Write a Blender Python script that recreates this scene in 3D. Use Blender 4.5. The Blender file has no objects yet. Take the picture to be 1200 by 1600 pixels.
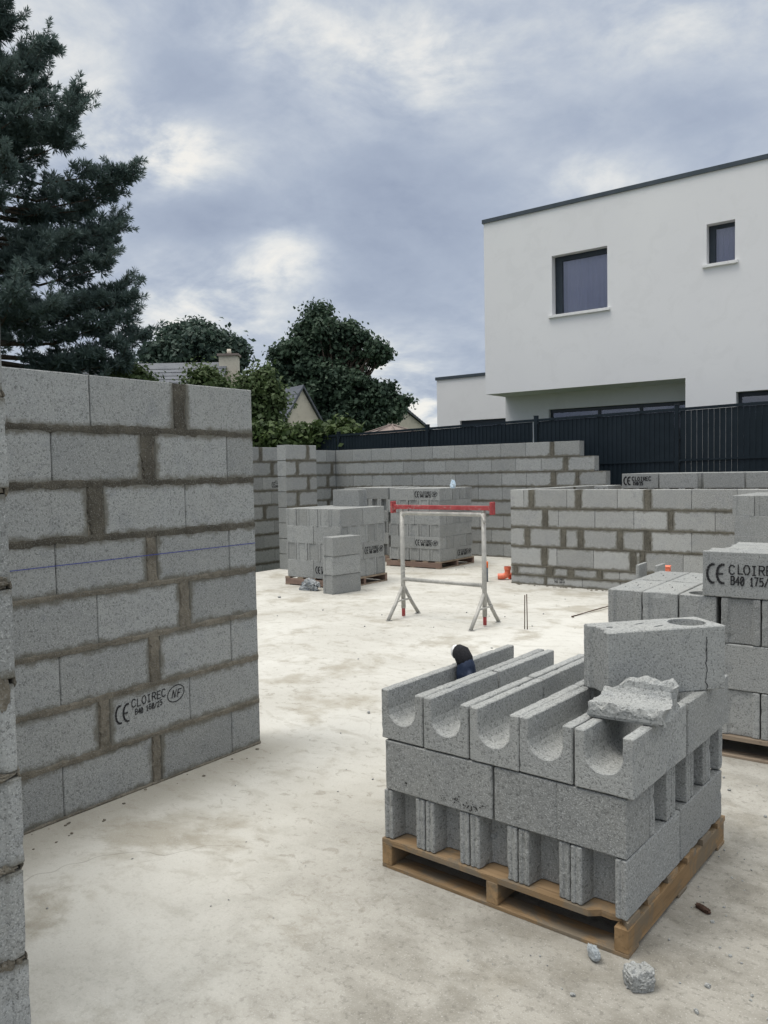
import bpy, bmesh, math, random
import numpy as np
from mathutils import Vector, Matrix, noise
R_ = math.radians
random.seed(7)
S = bpy.context.scene
COL = S.collection
# ------------------------------------------------------------------ camera
CR = Vector((0.79905, 0.60099, -0.01823)); CU = Vector((-0.01529, 0.05062, 0.99860)); CF = Vector((-0.60107, 0.79765, -0.04963))
CAM = Vector((0, 0, 1.6)); FPX = 1255.0
cam = bpy.data.cameras.new('camera'); camo = bpy.data.objects.new('camera', cam); COL.objects.link(camo)
cam.sensor_fit = 'VERTICAL'; cam.sensor_height = 24.0; cam.lens = FPX / 1600 * 24.0
cam.clip_start = 0.05; cam.clip_end = 3000
camo.matrix_world = Matrix(((CR.x, CU.x, -CF.x, 0), (CR.y, CU.y, -CF.y, 0), (CR.z, CU.z, -CF.z, 1.6), (0, 0, 0, 1)))
S.camera = camo
def at(px, py, d):
    """a point of the place: the direction of a pixel of the 1200x1600 photo, d metres along the optical axis"""
    return CAM + (CR * ((px - 600) / FPX) + CU * ((800 - py) / FPX) + CF) * d
# ------------------------------------------------------------------ view + light
S.view_settings.view_transform = 'Standard'; S.view_settings.look = 'None'
S.view_settings.exposure = 0.0; S.view_settings.gamma = 1.0
SUN_EL, SUN_AZ = R_(70), math.atan2(-0.80, -0.60)      # direction towards the sun, grid axes
sl = bpy.data.lights.new('sun', 'SUN'); sl.energy = 1.5; sl.angle = R_(20); sl.color = (1.0, 0.955, 0.89)
so = bpy.data.objects.new('sun', sl); COL.objects.link(so)
sd = Vector((math.cos(SUN_AZ) * math.cos(SUN_EL), math.sin(SUN_AZ) * math.cos(SUN_EL), math.sin(SUN_EL)))
so.rotation_euler = sd.to_track_quat('Z', 'Y').to_euler(); so.location = (0, 0, 30)

class NT:
    """small node helper"""
    def __init__(s, tree): s.t = tree; s.n = tree.nodes; s.l = tree.links
    def new(s, typ, **kw):
        n = s.n.new(typ)
        for k, v in kw.items():
            if k.startswith('i_'):
                key = k[2:]; key = int(key) if key.isdigit() else key.replace('_', ' ')
                s.set(n.inputs[key], v)
            else: setattr(n, k, v)
        return n
    def set(s, sock, v):
        if isinstance(v, bpy.types.NodeSocket): s.l.new(v, sock)
        else:
            try: sock.default_value = v
            except Exception: sock.default_value = (*v, 1.0)
    def math(s, op, a, b=None, c=None, clamp=False):
        n = s.n.new('ShaderNodeMath'); n.operation = op; n.use_clamp = clamp
        for i, v in enumerate((a, b, c)):
            if v is not None: s.set(n.inputs[i], v)
        return n.outputs[0]
    def vmath(s, op, a, b=None, out=0):
        n = s.n.new('ShaderNodeVectorMath'); n.operation = op
        for i, v in enumerate((a, b)):
            if v is not None: s.set(n.inputs[i], v)
        return n.outputs[out]
    def mix(s, f, a, b, blend='MIX'):
        n = s.n.new('ShaderNodeMix'); n.data_type = 'RGBA'; n.blend_type = blend
        s.set(n.inputs[0], f); s.set(n.inputs[6], a); s.set(n.inputs[7], b)
        return n.outputs[2]
    def noise(s, vec, scale, detail=3, rough=.5, dist=0.0):
        n = s.n.new('ShaderNodeTexNoise'); s.set(n.inputs['Vector'], vec)
        n.inputs['Scale'].default_value = scale; n.inputs['Detail'].default_value = detail
        n.inputs['Roughness'].default_value = rough; n.inputs['Distortion'].default_value = dist
        return n.outputs['Fac']
    def ramp(s, f, a, b, lo=0.0, hi=1.0, smooth=True):
        n = s.n.new('ShaderNodeMapRange'); n.interpolation_type = 'SMOOTHSTEP' if smooth else 'LINEAR'
        s.set(n.inputs[0], f)
        for i, v in enumerate((a, b, lo, hi)): s.set(n.inputs[i + 1], v)
        return n.outputs[0]

def make_world():
    w = bpy.data.worlds.new('World'); S.world = w; w.use_nodes = True
    k = NT(w.node_tree); k.n.clear()
    sky = k.new('ShaderNodeTexSky'); sky.sky_type = 'NISHITA'; sky.sun_disc = False
    sky.sun_elevation = SUN_EL; sky.sun_rotation = math.pi / 2 - SUN_AZ
    tc = k.new('ShaderNodeTexCoord'); d = tc.outputs['Generated']
    sep = k.new('ShaderNodeSeparateXYZ', i_0=d); z = sep.outputs[2]
    zc = k.math('ADD', k.math('MAXIMUM', z, 0.0), .30)
    com = k.new('ShaderNodeCombineXYZ', i_0=k.math('DIVIDE', sep.outputs[0], zc), i_1=k.math('DIVIDE', sep.outputs[1], zc), i_2=0.7)
    p = com.outputs[0]
    n1 = k.noise(p, 1.5, 8, .56, .6)
    n2 = k.noise(k.vmath('ADD', p, (7.3, 2.1, 1.0)), 3.6, 9, .6, .5)
    n3 = k.noise(k.vmath('ADD', p, (1.3, 9.1, 4.0)), 8.5, 8, .62, .3)
    base = k.math('ADD', k.math('ADD', k.math('MULTIPLY', n1, .44), k.math('MULTIPLY', n2, .42)), k.math('MULTIPLY', n3, .18))
    def lobe(px, py, rad, amp, sq=1.0):
        v = (CR * ((px - 600) / FPX) + CU * ((800 - py) / FPX) + CF).normalized()
        dv = k.vmath('SUBTRACT', d, tuple(v))
        sp = k.new('ShaderNodeSeparateXYZ', i_0=dv)
        zz = k.math('MULTIPLY', sp.outputs[2], sq)
        q = k.math('ADD', k.math('ADD', k.math('POWER', sp.outputs[0], 2.0), k.math('POWER', sp.outputs[1], 2.0)), k.math('POWER', zz, 2.0))
        return k.math('MULTIPLY', k.math('EXPONENT', k.math('MULTIPLY', q, -1.0 / rad ** 2)), amp)
    lobes = None
    for a in ((262, 238, .062, .40, 1.8), (440, 400, .05, .20, 1.5), (345, 470, .075, .15, 1.6), (660, 95, .075, .18, 1.5), (560, 55, .06, .08, 1.5),
              (110, 110, .09, .10, 1), (590, 590, .09, .16, 1.5), (660, 645, .06, .12, 2), (930, 270, .07, .13, 2.2), (410, 40, .07, .14, 1.6), (1050, 40, .10, .10, 2), (200, 560, .08, .2, 1.5),
              (290, 130, .075, -.13, 1.4), (640, 330, .12, -.15, 1.6), (330, 345, .075, -.14, 2.0), (1010, 180, .12, -.11, 1.8), (560, 480, .07, -.08, 2), (700, 520, .08, -.06, 1.5)):
        lobes = lobe(*a) if lobes is None else k.math('ADD', lobes, lobe(*a))
    n4 = k.noise(k.vmath('ADD', p, (3.1, 4.1, 2.0)), 17.0, 7, .62, .3)
    lobes = k.math('MULTIPLY', lobes, k.ramp(k.math('ADD', k.math('MULTIPLY', n2, .7), k.math('MULTIPLY', n3, .3)), .36, .66, .25, 1.7))
    f = k.math('ADD', k.math('ADD', base, lobes), k.math('MULTIPLY', k.math('SUBTRACT', n4, .5), .10))
    f = k.math('ADD', k.math('MULTIPLY', k.math('SUBTRACT', f, .55), 1.12), .545)
    cr = k.new('ShaderNodeValToRGB', i_0=f); e = cr.color_ramp
    e.elements[0].position = .33; e.elements[0].color = (.33, .385, .50, 1)
    e.elements[1].position = .86; e.elements[1].color = (.93, .91, .86, 1)
    for pos, c in ((.45, (.415, .475, .585)), (.55, (.52, .575, .665)), (.64, (.645, .685, .73)), (.75, (.81, .82, .815))):
        el = e.elements.new(pos); el.color = (*c, 1)
    # the cloud deck is brighter overhead, as under any overcast sky
    up = k.ramp(z, .52, .90, 1.0, 3.3)
    lit = k.mix(k.ramp(z, .52, .85), cr.outputs[0], (.72, .71, .675))
    lp = k.vmath('SCALE', lit); lp_n = lp.node; k.set(lp_n.inputs['Scale'], k.math('MULTIPLY', up, 10.0))
    colr = k.mix(.93, sky.outputs[0], lp)
    bg = k.new('ShaderNodeBackground', i_Color=colr, i_Strength=.1)
    k.l.new(bg.outputs[0], k.new('ShaderNodeOutputWorld').inputs[0])
make_world()

# ------------------------------------------------------------------ materials
MATS = {}
def mat(name):
    m = bpy.data.materials.new(name); m.use_nodes = True; k = NT(m.node_tree); k.n.clear()
    b = k.new('ShaderNodeBsdfPrincipled'); o = k.new('ShaderNodeOutputMaterial'); k.l.new(b.outputs[0], o.inputs[0])
    b.inputs['Roughness'].default_value = .9; b.inputs['Specular IOR Level'].default_value = .25
    MATS[name] = m
    return m, k, b, o
def bump(k, b, h, strength=.5, dist=.003):
    n = k.new('ShaderNodeBump', i_Height=h); n.inputs['Strength'].default_value = strength; n.inputs['Distance'].default_value = dist
    k.l.new(n.outputs[0], b.inputs['Normal'])
def objcoord(k, rnd=True):
    tc = k.new('ShaderNodeTexCoord'); v = tc.outputs['Object']
    if rnd:
        oi = k.new('ShaderNodeObjectInfo')
        sc = k.vmath('SCALE', (37.0, 61.0, 23.0)); k.set(sc.node.inputs['Scale'], oi.outputs['Random'])
        v = k.vmath('ADD', v, sc); return v, oi.outputs['Random']
    return v, None
def attr(k, name):
    return k.new('ShaderNodeAttribute', attribute_name=name).outputs['Fac']

def concrete(name, base, wall):
    m, k, b, o = mat(name)
    v, rnd = objcoord(k, not wall)
    tone = attr(k, 'tone') if wall else rnd
    big = k.noise(v, 3.5, 4, .6); mid = k.noise(v, 22, 4, .6)
    grain = k.noise(v, 105, 3, .7); fine = k.noise(v, 190, 2, .6)
    vor = k.new('ShaderNodeTexVoronoi', i_Vector=v); vor.inputs['Scale'].default_value = 95.0
    c = k.mix(k.ramp(tone, 0, 1, 0, 1, False), tuple(x * .80 for x in base), tuple(x * 1.17 for x in base))
    c = k.mix(k.ramp(big, .3, .72, 0, .32), c, (base[0] * 1.16, base[1] * 1.13, base[2] * 1.06))
    c = k.mix(k.ramp(mid, .42, .7, 0, .25), c, tuple(x * .74 for x in base))
    c = k.mix(k.ramp(k.noise(v, 6.5, 5, .65, .6), .54, .70, 0, .5), c, (base[0] * .70, base[1] * .72, base[2] * .76))
    c = k.mix(k.ramp(grain, .53, .62, 0, .66), c, tuple(x * .36 for x in base))
    c = k.mix(k.ramp(fine, .55, .64, 0, .52), c, tuple(min(.8, x * 1.75) for x in base))
    c = k.mix(k.ramp(vor.outputs['Distance'], .0, .16, .55, 0), c, tuple(x * .42 for x in base))
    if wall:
        # mortar smeared over the block arrises, with the shade of recessed joints painted in
        sm = attr(k, 'smear_shade')
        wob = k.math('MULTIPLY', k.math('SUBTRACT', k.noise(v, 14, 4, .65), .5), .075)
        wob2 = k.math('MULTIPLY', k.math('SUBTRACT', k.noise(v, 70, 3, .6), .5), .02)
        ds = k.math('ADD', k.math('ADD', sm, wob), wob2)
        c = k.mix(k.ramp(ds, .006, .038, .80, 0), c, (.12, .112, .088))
    k.set(b.inputs['Base Color'], c)
    h = k.math('ADD', k.math('MULTIPLY', grain, -1.0), k.math('ADD', k.math('MULTIPLY', fine, .6), k.math('MULTIPLY', k.ramp(vor.outputs['Distance'], 0, .2, 0, 1), .8)))
    bump(k, b, h, .65, .004)
    b.inputs['Roughness'].default_value = .95; b.inputs['Specular IOR Level'].default_value = .15
    return m
concrete('block_concrete', (.282, .290, .286), False)
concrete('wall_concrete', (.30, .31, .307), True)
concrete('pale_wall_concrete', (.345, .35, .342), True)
def mortar(name, base):
    m, k, b, o = mat(name); v, _ = objcoord(k, False)
    n = k.noise(v, 6, 5, .65); g = k.noise(v, 150, 3, .65); mdm = k.noise(v, 42, 4, .65)
    c = k.mix(k.ramp(n, .3, .7), tuple(x * .66 for x in base), tuple(x * 1.25 for x in base))
    c = k.mix(k.ramp(mdm, .48, .66, 0, .55), c, tuple(x * .55 for x in base))
    c = k.mix(k.ramp(g, .54, .68, 0, .5), c, (.30, .30, .285))
    k.set(b.inputs['Base Color'], c); bump(k, b, k.math('ADD', k.math('MULTIPLY', g, .5), mdm), .9, .008)
mortar('mortar_dry', (.178, .160, .128)); mortar('mortar_fresh', (.092, .084, .067)); mortar('mortar_far', (.122, .113, .09))
def slab_mat():
    m, k, b, o = mat('slab_concrete'); v, _ = objcoord(k, False)
    st = k.vmath('MULTIPLY', v, (1.0, 1.25, 1.0))
    n1 = k.noise(v, .5, 5, .6, .4); n2 = k.noise(v, 1.5, 7, .62, .3); n3 = k.noise(st, 4.2, 8, .66, .25)
    n4 = k.noise(v, 38, 4, .7); n5 = k.noise(v, 160, 3, .6); n6 = k.noise(st, 13, 6, .72, .5)
    c = k.mix(k.ramp(n1, .34, .66), (.455, .443, .402), (.57, .562, .522))
    c = k.mix(k.ramp(n2, .53, .66, 0, .62), c, (.30, .272, .215))
    c = k.mix(k.math('MULTIPLY', k.ramp(n3, .50, .64, 0, .55), k.ramp(n2, .40, .60)), c, (.30, .275, .225))
    c = k.mix(k.math('MULTIPLY', k.ramp(n6, .55, .64, 0, .6), k.ramp(n1, .62, .40, .25, 1)), c, (.25, .23, .19))
    # faint curved trowel passes and hairline cracks
    tw = k.new('ShaderNodeTexWave', i_Vector=v); tw.wave_type = 'RINGS'; tw.inputs['Scale'].default_value = 1.3; tw.inputs['Distortion'].default_value = 9.0; tw.inputs['Detail'].default_value = 4.0; tw.inputs['Detail Scale'].default_value = 1.2
    c = k.mix(k.math('MULTIPLY', k.ramp(tw.outputs['Fac'], .80, 1.0, 0, .28), k.ramp(n3, .42, .6)), c, (.33, .31, .265))
    vc = k.new('ShaderNodeTexVoronoi', i_Vector=k.vmath('ADD', v, k.vmath('SCALE', k.new('ShaderNodeTexNoise', i_Vector=v, i_Scale=2.2).outputs['Color']))); vc.feature = 'DISTANCE_TO_EDGE'; vc.inputs['Scale'].default_value = .42
    c = k.mix(k.math('MULTIPLY', k.ramp(vc.outputs['Distance'], .0, .0035, .55, 0), k.ramp(n1, .45, .6)), c, (.17, .155, .13))
    # trampled dirt and block dust: the working area round the pallets near the camera
    sp = k.new('ShaderNodeSeparateXYZ', i_0=v)
    dx = k.math('SUBTRACT', sp.outputs[0], .25); dy = k.math('SUBTRACT', sp.outputs[1], 2.0)
    dist = k.math('SQRT', k.math('ADD', k.math('POWER', dx, 2.0), k.math('POWER', k.math('MULTIPLY', dy, .62), 2.0)))
    dn = k.math('ADD', dist, k.math('MULTIPLY', k.math('SUBTRACT', n2, .5), 2.6))
    dirt = k.ramp(dn, 1.05, 3.1, .95, 0)
    c = k.mix(dirt, c, k.mix(k.ramp(n3, .36, .64), (.32, .305, .27), (.20, .188, .16)))
    c = k.mix(k.math('MULTIPLY', dirt, k.ramp(n4, .52, .66, 0, .6)), c, (.14, .132, .115))
    # darker brown band along the foot of the tall wall
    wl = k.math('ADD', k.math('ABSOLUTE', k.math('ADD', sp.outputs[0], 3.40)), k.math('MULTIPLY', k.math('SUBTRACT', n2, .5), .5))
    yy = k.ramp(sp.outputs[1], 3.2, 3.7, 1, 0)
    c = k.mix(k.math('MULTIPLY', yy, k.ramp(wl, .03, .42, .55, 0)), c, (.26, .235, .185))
    # one damp ring where water stood behind the wall
    c = k.mix(k.ramp(k.noise(v, 95, 3, .7), .52, .72, 0, .30), c, (.26, .245, .21))
    c = k.mix(k.ramp(n5, .56, .72, 0, .35), c, (.68, .67, .64))
    vor = k.new('ShaderNodeTexVoronoi', i_Vector=v); vor.inputs['Scale'].default_value = 16.0
    c = k.mix(k.math('MULTIPLY', k.ramp(vor.outputs['Distance'], .02, .09, .6, 0), k.ramp(n2, .42, .6, 0.1, 1)), c, (.22, .2, .17))
    k.set(b.inputs['Base Color'], c)
    bump(k, b, k.math('ADD', k.math('MULTIPLY', n3, .5), k.math('ADD', k.math('MULTIPLY', n4, .35), k.math('MULTIPLY', n5, .15))), .55, .012)
    b.inputs['Roughness'].default_value = .88
slab_mat()
def simple(name, c1, c2, scale, rough=.8, bs=.3, bd=.002, metal=0.0, spec=.3, stretch=(1, 1, 1), rnd=True, dirt=None, fleck=.3):
    m, k, b, o = mat(name); v, r = objcoord(k, rnd)
    v2 = k.vmath('MULTIPLY', v, stretch)
    n = k.noise(v2, scale, 5, .62, .4); n2 = k.noise(v2, scale * 6, 3, .6)
    c = k.mix(k.ramp(n, .32, .68), c1, c2)
    c = k.mix(k.ramp(n2, .5, .7, 0, fleck), c, tuple(x * .6 for x in c1))
    if dirt: c = k.mix(k.ramp(k.noise(v, dirt[1], 5, .65, .8), dirt[2], dirt[2] + .12, 0, dirt[3]), c, dirt[0])
    k.set(b.inputs['Base Color'], c); bump(k, b, n2, bs, bd)
    b.inputs['Roughness'].default_value = rough; b.inputs['Metallic'].default_value = metal; b.inputs['Specular IOR Level'].default_value = spec
    return m, k, b
simple('fresh_wood', (.22, .14, .068), (.34, .225, .118), 11, .8, .6, .002, stretch=(1, .07, 1), dirt=((.15, .125, .09), 5, .48, .75), fleck=.55)
simple('fresh_wood_across', (.21, .14, .075), (.32, .22, .125), 11, .8, .6, .002, stretch=(.07, 1, 1), dirt=((.16, .14, .11), 5, .46, .8), fleck=.55)
simple('grey_wood', (.20, .155, .115), (.30, .24, .18), 6, .85, .5, .002, stretch=(.12, 1, 1), dirt=((.12, .1, .08), 9, .55, .6))
simple('brown_wood', (.185, .125, .10), (.26, .185, .15), 6, .85, .5, .002, stretch=(.12, 1, 1), dirt=((.1, .085, .07), 9, .56, .6))
simple('anthracite', (.0075, .0145, .021), (.011, .019, .027), 3, .5, .1, .001, spec=.22)
simple('zinc_trim', (.045, .06, .075), (.06, .075, .09), 3, .45, .1, .001, spec=.4)
simple('white_render', (.745, .745, .76), (.77, .77, .78), .35, .95, .35, .003, spec=.15, fleck=.0, dirt=((.70, .70, .71), 2.2, .5, .35))
simple('window_frame', (.012, .02, .03), (.016, .026, .037), 4, .4, .05, .001, spec=.5)
simple('white_sill', (.72, .72, .72), (.78, .78, .78), 4, .7, .1, .001)
simple('slate', (.075, .085, .105), (.115, .125, .145), 2.2, .6, .5, .01, spec=.4, stretch=(1, 1, 3))
simple('cream_render', (.56, .51, .43), (.64, .59, .50), 1.2, .95, .3, .005)
simple('terracotta_grey', (.20, .165, .155), (.27, .22, .20), 3, .9, .4, .01)
simple('galvanised', (.33, .325, .30), (.44, .43, .40), 9, .6, .3, .001, metal=.25, spec=.35, dirt=((.56, .55, .51), 11, .53, .6), fleck=.2)
simple('red_paint', (.29, .040, .045), (.37, .07, .07), 12, .6, .2, .001, spec=.3, dirt=((.36, .25, .23), 22, .54, .65))
simple('orange_plastic', (.80, .13, .02), (.9, .19, .04), 9, .4, .05, .001, spec=.5)
simple('coral_plastic', (.70, .14, .07), (.82, .22, .12), 9, .45, .05, .001, spec=.5, dirt=((.6, .5, .42), 26, .60, .5))
simple('grey_pvc', (.10, .125, .15), (.13, .155, .18), 6, .45, .05, .001, spec=.5, dirt=((.4, .38, .34), 24, .62, .4))
simple('rusty_steel', (.06, .035, .025), (.10, .06, .045), 40, .8, .4, .001, metal=.3)
simple('navy_rubber', (.012, .022, .05), (.022, .035, .072), 30, .62, .6, .002, spec=.35, dirt=((.2, .2, .2), 40, .62, .4))
simple('black_knit', (.012, .012, .015), (.022, .022, .026), 120, .95, .8, .002)
simple('white_cloth', (.72, .72, .72), (.8, .8, .8), 30, .8, .2, .001)
simple('blue_plastic', (.45, .60, .72), (.68, .78, .86), 20, .3, .2, .002, spec=.5)
simple('grey_bag', (.10, .115, .13), (.36, .38, .39), 14, .45, .3, .003, spec=.5)
simple('bark', (.055, .042, .032), (.10, .08, .062), 9, .95, .9, .02, stretch=(1, 1, .25))
simple('earth', (.20, .16, .11), (.30, .25, .18), 2.0, .95, .8, .03)
simple('lawn', (.045, .07, .02), (.075, .10, .035), 3.0, .95, .8, .03)
simple('curtain', (.74, .70, .80), (.82, .78, .86), 2, .9, .1, .001, stretch=(3, 1, .1))
simple('dark_room', (.02, .022, .025), (.035, .036, .04), 2, .9, .1, .001)
simple('blue_chalk', (.05, .06, .24), (.09, .11, .34), 60, .9, .1, .001)
simple('shard_stone', (.30, .33, .35), (.42, .45, .46), 40, .9, .6, .003)
def ink():
    m, k, b, o = mat('stamp_ink'); v, r = objcoord(k, True)
    b.inputs['Base Color'].default_value = (.022, .022, .024, 1)
    tr = k.new('ShaderNodeBsdfTransparent'); mx = k.new('ShaderNodeMixShader')
    k.set(mx.inputs[0], k.ramp(k.noise(v, 130, 3, .6), .40, .68, 1.0, .6))
    k.l.new(tr.outputs[0], mx.inputs[1]); k.l.new(b.outputs[0], mx.inputs[2]); k.l.new(mx.outputs[0], o.inputs[0])
ink()
def glass():
    m, k, b, o = mat('window_glass')
    b.inputs['Base Color'].default_value = (.9, .92, .95, 1); b.inputs['Roughness'].default_value = .02
    tr = k.new('ShaderNodeBsdfTransparent', i_Color=(.82, .83, .88, 1)); gl = k.new('ShaderNodeBsdfGlossy', i_Color=(.9, .92, 1.0, 1)); gl.inputs['Roughness'].default_value = .02
    fr = k.new('ShaderNodeFresnel'); fr.inputs[0].default_value = 1.9
    mx = k.new('ShaderNodeMixShader', i_0=fr.outputs[0]); k.l.new(tr.outputs[0], mx.inputs[1]); k.l.new(gl.outputs[0], mx.inputs[2]); k.l.new(mx.outputs[0], o.inputs[0])
glass()
def leaf(name, dark, light, trans):
    m, k, b, o = mat(name); t = attr(k, 'tone')
    c = k.mix(t, dark, light); k.set(b.inputs['Base Color'], c); b.inputs['Roughness'].default_value = .6
    tl = k.new('ShaderNodeBsdfTranslucent', i_Color=c); mx = k.new('ShaderNodeMixShader'); mx.inputs[0].default_value = trans
    k.l.new(b.outputs[0], mx.inputs[1]); k.l.new(tl.outputs[0], mx.inputs[2]); k.l.new(mx.outputs[0], o.inputs[0])
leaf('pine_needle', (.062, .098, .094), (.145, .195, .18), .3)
leaf('oak_leaf', (.030, .056, .040), (.08, .125, .078), .3)
leaf('blue_leaf', (.034, .058, .050), (.075, .115, .085), .25)
leaf('light_leaf', (.05, .085, .032), (.105, .145, .06), .3)
leaf('hedge_leaf', (.03, .055, .018), (.085, .125, .04), .25)

# ------------------------------------------------------------------ object helpers
def tag(o, label=None, cat=None, group=None, kind=None):
    if label: o['label'] = label
    if cat: o['category'] = cat
    if group: o['group'] = group
    if kind: o['kind'] = kind
    return o
def empty(name, loc, rz=0.0, **kw):
    o = bpy.data.objects.new(name, None); o.empty_display_size = .2; COL.objects.link(o)
    o.location = loc; o.rotation_euler = (0, 0, rz); tag(o, **kw); return o
def mesh_obj(name, me, parent=None, loc=(0, 0, 0), rot=(0, 0, 0), **kw):
    o = bpy.data.objects.new(name, me); COL.objects.link(o); o.parent = parent
    o.location = loc; o.rotation_euler = rot; tag(o, **kw); return o
class MB:
    def __init__(s): s.v = []; s.f = []; s.a = {}
    def add(s, vs, fs, M=None):
        b = len(s.v)
        s.v += [tuple(M @ Vector(p)) for p in vs] if M is not None else [tuple(p) for p in vs]
        s.f += [tuple(i + b for i in f) for f in fs]
        return b
    def box(s, c, d, rz=0.0, M=None):
        x, y, z = (q / 2 for q in d)
        vs = [(-x, -y, -z), (x, -y, -z), (x, y, -z), (-x, y, -z), (-x, -y, z), (x, -y, z), (x, y, z), (-x, y, z)]
        T = Matrix.Translation(c) @ Matrix.Rotation(rz, 4, 'Z')
        if M is not None: T = M @ T
        s.add(vs, [(0, 3, 2, 1), (4, 5, 6, 7), (0, 1, 5, 4), (1, 2, 6, 5), (2, 3, 7, 6), (3, 0, 4, 7)], T)
    def bb(s, x0, x1, y0, y1, z0, z1): s.box(((x0 + x1) / 2, (y0 + y1) / 2, (z0 + z1) / 2), (x1 - x0, y1 - y0, z1 - z0))
    def tube(s, path, r, n=10, cap=True):
        P = [Vector(p) for p in path]; rs = r if isinstance(r, (list, tuple)) else [r] * len(P)
        b0 = len(s.v); prev = None
        for i, p in enumerate(P):
            t = (P[min(i + 1, len(P) - 1)] - P[max(i - 1, 0)]).normalized()
            if prev is None:
                a = t.orthogonal().normalized()
            else:
                a = (prev - t * prev.dot(t)).normalized()
            prev = a; c = t.cross(a)
            for j in range(n):
                w = 2 * math.pi * j / n
                s.v.append(tuple(p + (a * math.cos(w) + c * math.sin(w)) * rs[i]))
        for i in range(len(P) - 1):
            for j in range(n):
                q = b0 + i * n
                s.f.append((q + j, q + (j + 1) % n, q + n + (j + 1) % n, q + n + j))
        if cap:
            s.f.append(tuple(b0 + j for j in reversed(range(n)))); s.f.append(tuple(b0 + (len(P) - 1) * n + j for j in range(n)))
    def mesh(s, name, m, smooth=False, bevel=0.0):
        me = bpy.data.meshes.new(name); me.from_pydata(s.v, [], s.f)
        for k, vals in s.a.items():
            at_ = me.attributes.new(k, 'FLOAT', 'POINT'); at_.data.foreach_set('value', np.array(vals, dtype=np.float32))
        me.materials.append(MATS[m])
        if bevel:
            bm = bmesh.new(); bm.from_mesh(me)
            ed = [e for e in bm.edges if len(e.link_faces) == 2 and e.calc_face_angle(0) > .5]
            bmesh.ops.bevel(bm, geom=ed, offset=bevel, segments=1, affect='EDGES', clamp_overlap=True); bm.to_mesh(me); bm.free()
        if smooth: me.polygons.foreach_set('use_smooth', [True] * len(me.polygons))
        me.update(); return me
    def build(s, name, m, parent=None, smooth=False, bevel=0.0, loc=(0, 0, 0), rot=(0, 0, 0), **kw):
        return mesh_obj(name, s.mesh(name, m, smooth, bevel), parent, loc, rot, **kw)
    def raw(s, vs, fs, attrs=None):
        """bulk append with attributes"""
        s.add(vs, fs)
        if attrs:
            for k, a in attrs.items(): s.a.setdefault(k, []).extend(a)

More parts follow.
